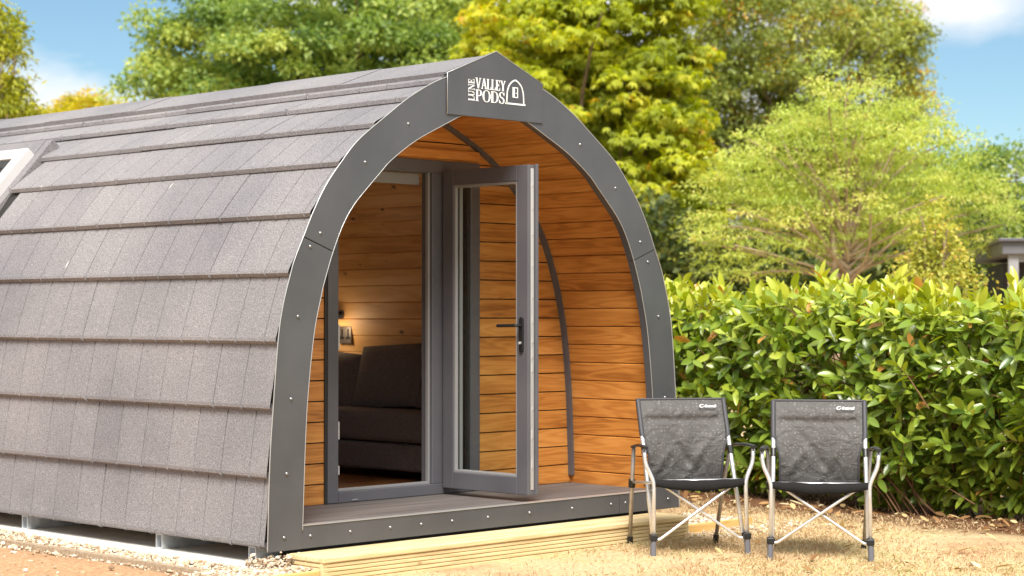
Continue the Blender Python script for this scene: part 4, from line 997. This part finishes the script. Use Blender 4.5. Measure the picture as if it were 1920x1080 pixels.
# ------------------------------------------------------------------ trees
CAM = np.array([-7.6204, -7.6525])
def spot(px, depth):
    a = R(45.387) + math.atan((px - 960) / 3630.3); d = depth / math.cos(a - R(45.387))
    return CAM[0] + math.sin(a) * d, CAM[1] + math.cos(a) * d
def zat(py, depth): return 1.3335 + (588 - py) / 3630.3 * depth
def limb(mb, a, b, r0, r1, sag=.0, n=6):
    a, b = np.array(a, float), np.array(b, float); P = []; ln = np.linalg.norm(b - a); j = rng.normal(0, ln * .045, 3)
    for k in range(n + 1):
        u = k / n; P.append(a + (b - a) * u + j * math.sin(u * 3.14) + np.array([0, 0, sag * ln * math.sin(u * 3.14)]))
    mb.tube([tuple(p) for p in P], [r0 * (1 - u) + r1 * u for u in np.linspace(0, 1, n + 1)], 6, False)
def tree(name, label, x, y, blobs, trunk_r, fork, leafm, bark, leaf, count, cl_r=.55, cl_n=90, palm=False, flat=.8, group=None, cat='tree', trunks=1, tint0=(.15, .85), droop=.15, inner=.25, thin=1, open_below=None):
    """blobs: (dx along the picture, depth offset, z, rx, rz). Leaves sit on clump shells inside the blobs."""
    t = empty(name, (x, y, 0), label=label, cat=cat, group=group)
    rt = np.array([math.cos(R(45.387)), -math.sin(R(45.387))]); fw = np.array([math.sin(R(45.387)), math.cos(R(45.387))])
    vol = np.array([b_[3] ** 2 * b_[4] for b_ in blobs]) ** .75; vol = vol / vol.sum(); nc = max(4, int(count / cl_n))
    cen = []; 
    for b_, f in zip(blobs, vol):
        for _ in range(max(2, int(nc * f))):
            v = unit(rng.normal(0, 1, 3)); rad = (rng.random() ** (1 / 3.)) if rng.random() < inner else rng.uniform(.78, 1.02)
            v = v * rad * np.array([b_[3], b_[3], b_[4]])
            p2 = np.array([0, 0.]) + rt * (b_[0] + v[0]) + fw * (b_[1] + v[1])
            cen.append((p2[0], p2[1], b_[2] + v[2]))
    cen = np.array(cen)
    if open_below: cen = cen[(cen[:, 2] > open_below) | (rng.random(len(cen)) < .5)]
    k = len(cen); per = max(6, int(count / k))
    rr = cl_r * rng.uniform(.6, 1.35, k)
    v = unit(rng.normal(0, 1, (k, per, 3))); v[:, :, 2] = np.where(v[:, :, 2] < -.35, -v[:, :, 2] * .6, v[:, :, 2])
    rad = rng.uniform(.45, 1.05, (k, per, 1)); off = v * rad * rr[:, None, None]; off[:, :, 2] *= flat
    C = (cen[:, None, :] + off).reshape(-1, 3); vv = v.reshape(-1, 3)
    tint = np.clip((rng.uniform(tint0[0], tint0[1], (k, 1)) + rng.normal(0, .13, (k, per))).reshape(-1), 0, 1)
    n = len(C); D = vv * .7 + rng.normal(0, .5, (n, 3)); D[:, 2] -= .35; U = vv * .6 + rng.normal(0, .35, (n, 3)) + np.array([0, 0, .75])
    if palm:
        Cs, Ds, Us, Ts, Ls = [], [], [], [], []
        D = unit(D); S = unit(np.cross(D, U))
        for a in (-1.5, -.8, 0, .8, 1.5):
            Cs.append(C); dd = D * math.cos(a) + S * math.sin(a); dd = dd.copy(); dd[:, 2] -= .45; Ds.append(dd); Us.append(U); Ts.append(tint); Ls.append(rng.uniform(.75, 1.1, n) * leaf[0] * (1 - .12 * abs(a)))
        C, D, U, tint = map(np.concatenate, (Cs, Ds, Us, Ts)); ln = np.concatenate(Ls)
    else: ln = rng.uniform(.7, 1.25, n) * leaf[0]
    leaf_cloud('crown', C, D, U, ln, ln * leaf[1], tint, leafm, t, .3, droop)
    mb = MB(); ftop = np.array([0, 0, fork])
    for q in range(trunks):
        a = 2.4 * q; base = np.array([math.cos(a), math.sin(a), 0]) * (trunk_r * 2.2 if trunks > 1 else 0); base[2] = -.1
        tt = ftop + np.array([math.cos(a), math.sin(a), 0]) * (.5 if trunks > 1 else 0) * trunk_r * 6
        limb(mb, base, tt, trunk_r, trunk_r * .6)
        zt = max(b_[2] + b_[4] * .6 for b_ in blobs) * (.84 if open_below else 1)
        limb(mb, tt, (tt[0] * 1.5 + rng.normal(0, .2), tt[1] * 1.5 + rng.normal(0, .2), zt), trunk_r * .6, trunk_r * .15)
    for i in range(k):
        if rng.random() < min(1, 90 / k) * thin:
            h = rng.uniform(.25, .75); a0 = np.array([0, 0, fork * (.62 + .38 * h)]) + np.array([0, 0, max(0, cen[i, 2] - fork) * h * .6])
            limb(mb, a0, cen[i], trunk_r * .30, .012, .06)
    mb.build('trunk', bark, t, True); return t
LM = {
 'ash': leaf_mat('ash_leaf', [(0, (.10, .17, .045)), (.4, (.22, .32, .08)), (.75, (.39, .48, .12)), (1, (.55, .60, .17))], .5, .5),
 'chestnut': leaf_mat('chestnut_leaf', [(0, (.15, .19, .02)), (.35, (.34, .40, .03)), (.7, (.54, .57, .045)), (.97, (.68, .62, .06)), (1, (.62, .42, .04))], .5, .5),
 'maple': leaf_mat('maple_leaf', [(0, (.15, .19, .045)), (.45, (.31, .37, .085)), (.8, (.48, .51, .12)), (.94, (.50, .40, .07)), (1, (.55, .27, .05))], .5, .4),
 'fine': leaf_mat('fine_leaf', [(0, (.24, .31, .06)), (.4, (.41, .50, .11)), (.8, (.60, .66, .17)), (1, (.68, .64, .22))], .55, .5),
 'birch': leaf_mat('birch_leaf', [(0, (.22, .27, .045)), (.5, (.44, .46, .085)), (.85, (.60, .57, .13)), (1, (.66, .46, .11))], .5, .45),
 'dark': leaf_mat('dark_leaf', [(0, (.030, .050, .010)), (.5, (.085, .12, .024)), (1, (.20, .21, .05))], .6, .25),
 'gold': leaf_mat('gold_leaf', [(0, (.30, .32, .025)), (.5, (.60, .50, .025)), (1, (.78, .48, .025))], .5, .4),
 'willow': leaf_mat('willow_leaf', [(0, (.22, .27, .03)), (.5, (.42, .44, .05)), (1, (.62, .58, .07))], .5, .4),
}
# big green ash behind the pod roof
x, y = spot(600, 34)
tree('ash_tree', 'broad mid-green leafy tree rising behind the pod roof', x, y,
     [(-.0, 0, 5.9, 3.0, 2.1), (-2.5, .2, 4.7, 1.25, 1.2), (-1.6, 0, 6.2, 1.3, 1.3), (1.9, .2, 5.8, 1.9, 2.0), (.4, .3, 3.9, 2.8, 1.3), (2.2, .3, 4.1, 1.8, 1.4), (-.8, -1.2, 5.0, 1.8, 1.4), (1.0, -1.2, 5.2, 1.9, 1.5)], .28, 2.2, LM['ash'], M['bark'], (.105, .6), 125000, .56, 260, inner=.3, flat=.7, thin=.5, tint0=(.1, .95))
x, y = spot(1125, 30)
tree('horse_chestnut', 'yellow-green horse chestnut with hand-shaped leaves right behind the pod gable', x, y,
     [(-.05, 0, 4.7, 1.7, 2.2), (.50, -.3, 3.2, 1.35, 1.5), (-1.0, .2, 5.4, 1.2, 1.3), (.35, .2, 6.0, 1.2, 1.4), (.9, -.1, 2.0, .95, 1.0), (0, 0, 2.6, 1.5, 1.2), (.2, .5, 3.9, 1.5, 1.8)], .22, 1.6, LM['chestnut'], M['bark'], (.135, .38), 30000, .42, 52, palm=True, flat=.55, droop=.3, inner=.35, tint0=(.2, .85), thin=.5)
x, y = spot(1500, 38)
tree('maple_tree', 'tall olive-green tree flecked with orange leaves behind the airy pale tree', x, y,
     [(-.1, 0, 6.2, 2.5, 2.3), (-1.3, .3, 4.6, 1.7, 1.7), (1.1, .2, 5.2, 1.4, 1.8), (-.2, 0, 3.3, 2.4, 1.6), (1.5, .1, 6.9, .95, .9), (1.5, .4, 3.3, 1.9, 1.4), (-1.4, .3, 6.6, 1.5, 1.5)], .26, 2.0, LM['maple'], M['bark'], (.095, .55), 120000, .48, 150, inner=.4, tint0=(.1, .9), thin=.5)
x, y = spot(1590, 23)
tree('airy_pale_tree', 'airy pale-green tree with thin twigs and several slim trunks above the hedge', x, y,
     [(0, 0, 2.95, 1.35, 1.05), (-1.0, -.1, 2.35, .9, .6), (1.05, .1, 2.5, .95, .7), (.1, 0, 3.65, .75, .5), (-.6, .1, 3.10, .85, .6), (.95, 0, 3.05, .8, .6), (-1.25, 0, 1.95, .75, .24), (.6, .3, 2.15, .9, .32), (-.25, 0, 4.15, .3, .3), (.75, .1, 3.75, .35, .3), (-1.35, 0, 2.9, .45, .35), (1.6, 0, 2.5, .4, .4), (-1.7, 0, 2.3, .3, .2)], .06, 2.25, LM['fine'], M['pale_bark'], (.055, .40), 38000, .25, 50, flat=.34, trunks=2, inner=.6, tint0=(.2, .95), thin=.75, open_below=2.15)
x, y = spot(1905, 30)
tree('round_green_tree', 'green tree at the right edge of the photo above the dark garden room', x, y,
     [(-.2, 0, 2.9, 1.1, .95), (-.95, .2, 3.2, .8, .65), (.4, 0, 2.4, .9, .7)], .12, 1.4, LM['ash'], M['bark'], (.09, .5), 18000, .36, 80, inner=.4, thin=.5)
x, y = spot(1752, 18.5)
tree('birch_sapling', 'small pale yellow-green sapling between the airy tree and the garden room', x, y,
     [(0, 0, 1.75, .30, .36), (-.05, 0, 2.1, .18, .30), (.12, 0, 1.55, .36, .22), (-.18, 0, 1.6, .22, .22)], .018, .8, LM['birch'], M['pale_bark'], (.042, .7), 5000, .15, 30, inner=.6, tint0=(.2, .9), thin=.6)
x, y = spot(5, 27)
tree('willow_tree', 'yellow-green drooping foliage at the left edge of the photo', x, y,
     [(-.25, 0, 4.6, .5, 1.0), (.05, 0, 3.9, .40, .55), (-.2, 0, 5.3, .38, .45)], .06, 2, LM['willow'], M['pale_bark'], (.10, .30), 7000, .24, 45, inner=.6, droop=.4, thin=.4)
for i, (px, dd, w, h, lm, lb) in enumerate([(75, 46, 1.4, 6.3, 'gold', 'yellow-leaved bush far behind the left end of the roof ridge'), (175, 48, 1.2, 6.9, 'gold', 'golden bush touching the left side of the broad green tree, above the roof ridge'), (20, 40, 1.2, 5.3, 'willow', 'green bush below the drooping foliage, above the left end of the roof ridge')]):
    x, y = spot(px, dd); tree('garden_bush', lb, x, y, [(0, 0, h - 1.2, w, 1.1), (.1 * w, 0, h - .7, w * .5, .7), (-.5 * w, 0, h - .6, w * .3, .6), (0, .2, h - 2.6, w * 1.2, 1.5)], .1, 1.5, LM[lm], M['bark'], (.12, .5), 15000, .33, 70, cat='bush', inner=.4, thin=.3)
# dark undergrowth under the trees: one far mass
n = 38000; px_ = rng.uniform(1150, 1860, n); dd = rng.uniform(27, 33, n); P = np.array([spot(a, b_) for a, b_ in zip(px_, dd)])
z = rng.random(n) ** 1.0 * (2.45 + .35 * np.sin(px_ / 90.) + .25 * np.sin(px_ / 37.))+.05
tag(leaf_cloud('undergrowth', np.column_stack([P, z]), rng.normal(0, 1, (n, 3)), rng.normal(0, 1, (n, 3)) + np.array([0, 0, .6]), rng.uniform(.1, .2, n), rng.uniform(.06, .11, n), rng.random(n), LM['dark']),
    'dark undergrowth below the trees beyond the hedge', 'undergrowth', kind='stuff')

# ------------------------------------------------------------------ garden room beyond the hedge
x, y = spot(1878, 21.5); g = empty('garden_room', (x, y, 0), R(-55), label='dark flat-roofed garden room with pale corner post beyond the hedge', cat='garden building')
dk = noisy('charcoal_cladding', (.012, .012, .016), (.024, .024, .030), 3, .6, .1, .003)
M['postgrey'] = mat('pale_grey_post', (.27, .27, .285), .5)[0]
gp = noisy('pale_grey_paint', (.10, .10, .112), (.13, .13, .142), 4, .5, .05, .001)
mb = MB()
for k in range(26): mb.box((.10 + k * .14, 1.1, 0), (.236 + k * .14, 1.14, 1.92))
mb.box((.1, 1.141, 0), (3.7, 3.5, 1.92)).build('wall', dk, g)
MB().box((-.02, -.35, 1.98), (4.0, 3.8, 2.12)).build('roof_fascia', gp, g, bevel=.01)
MB().box((-.06, -.40, 2.12), (4.05, 3.85, 2.155)).build('roof_edge', M['upvc'], g, bevel=.005)
MB().box((.05, -.30, 0), (.16, -.19, 1.98)).build('post', M['postgrey'], g, bevel=.006)
MB().box((.16, -.27, 1.90), (3.9, -.22, 1.98)).build('beam', M['postgrey'], g)
print('objects', len(bpy.data.objects))
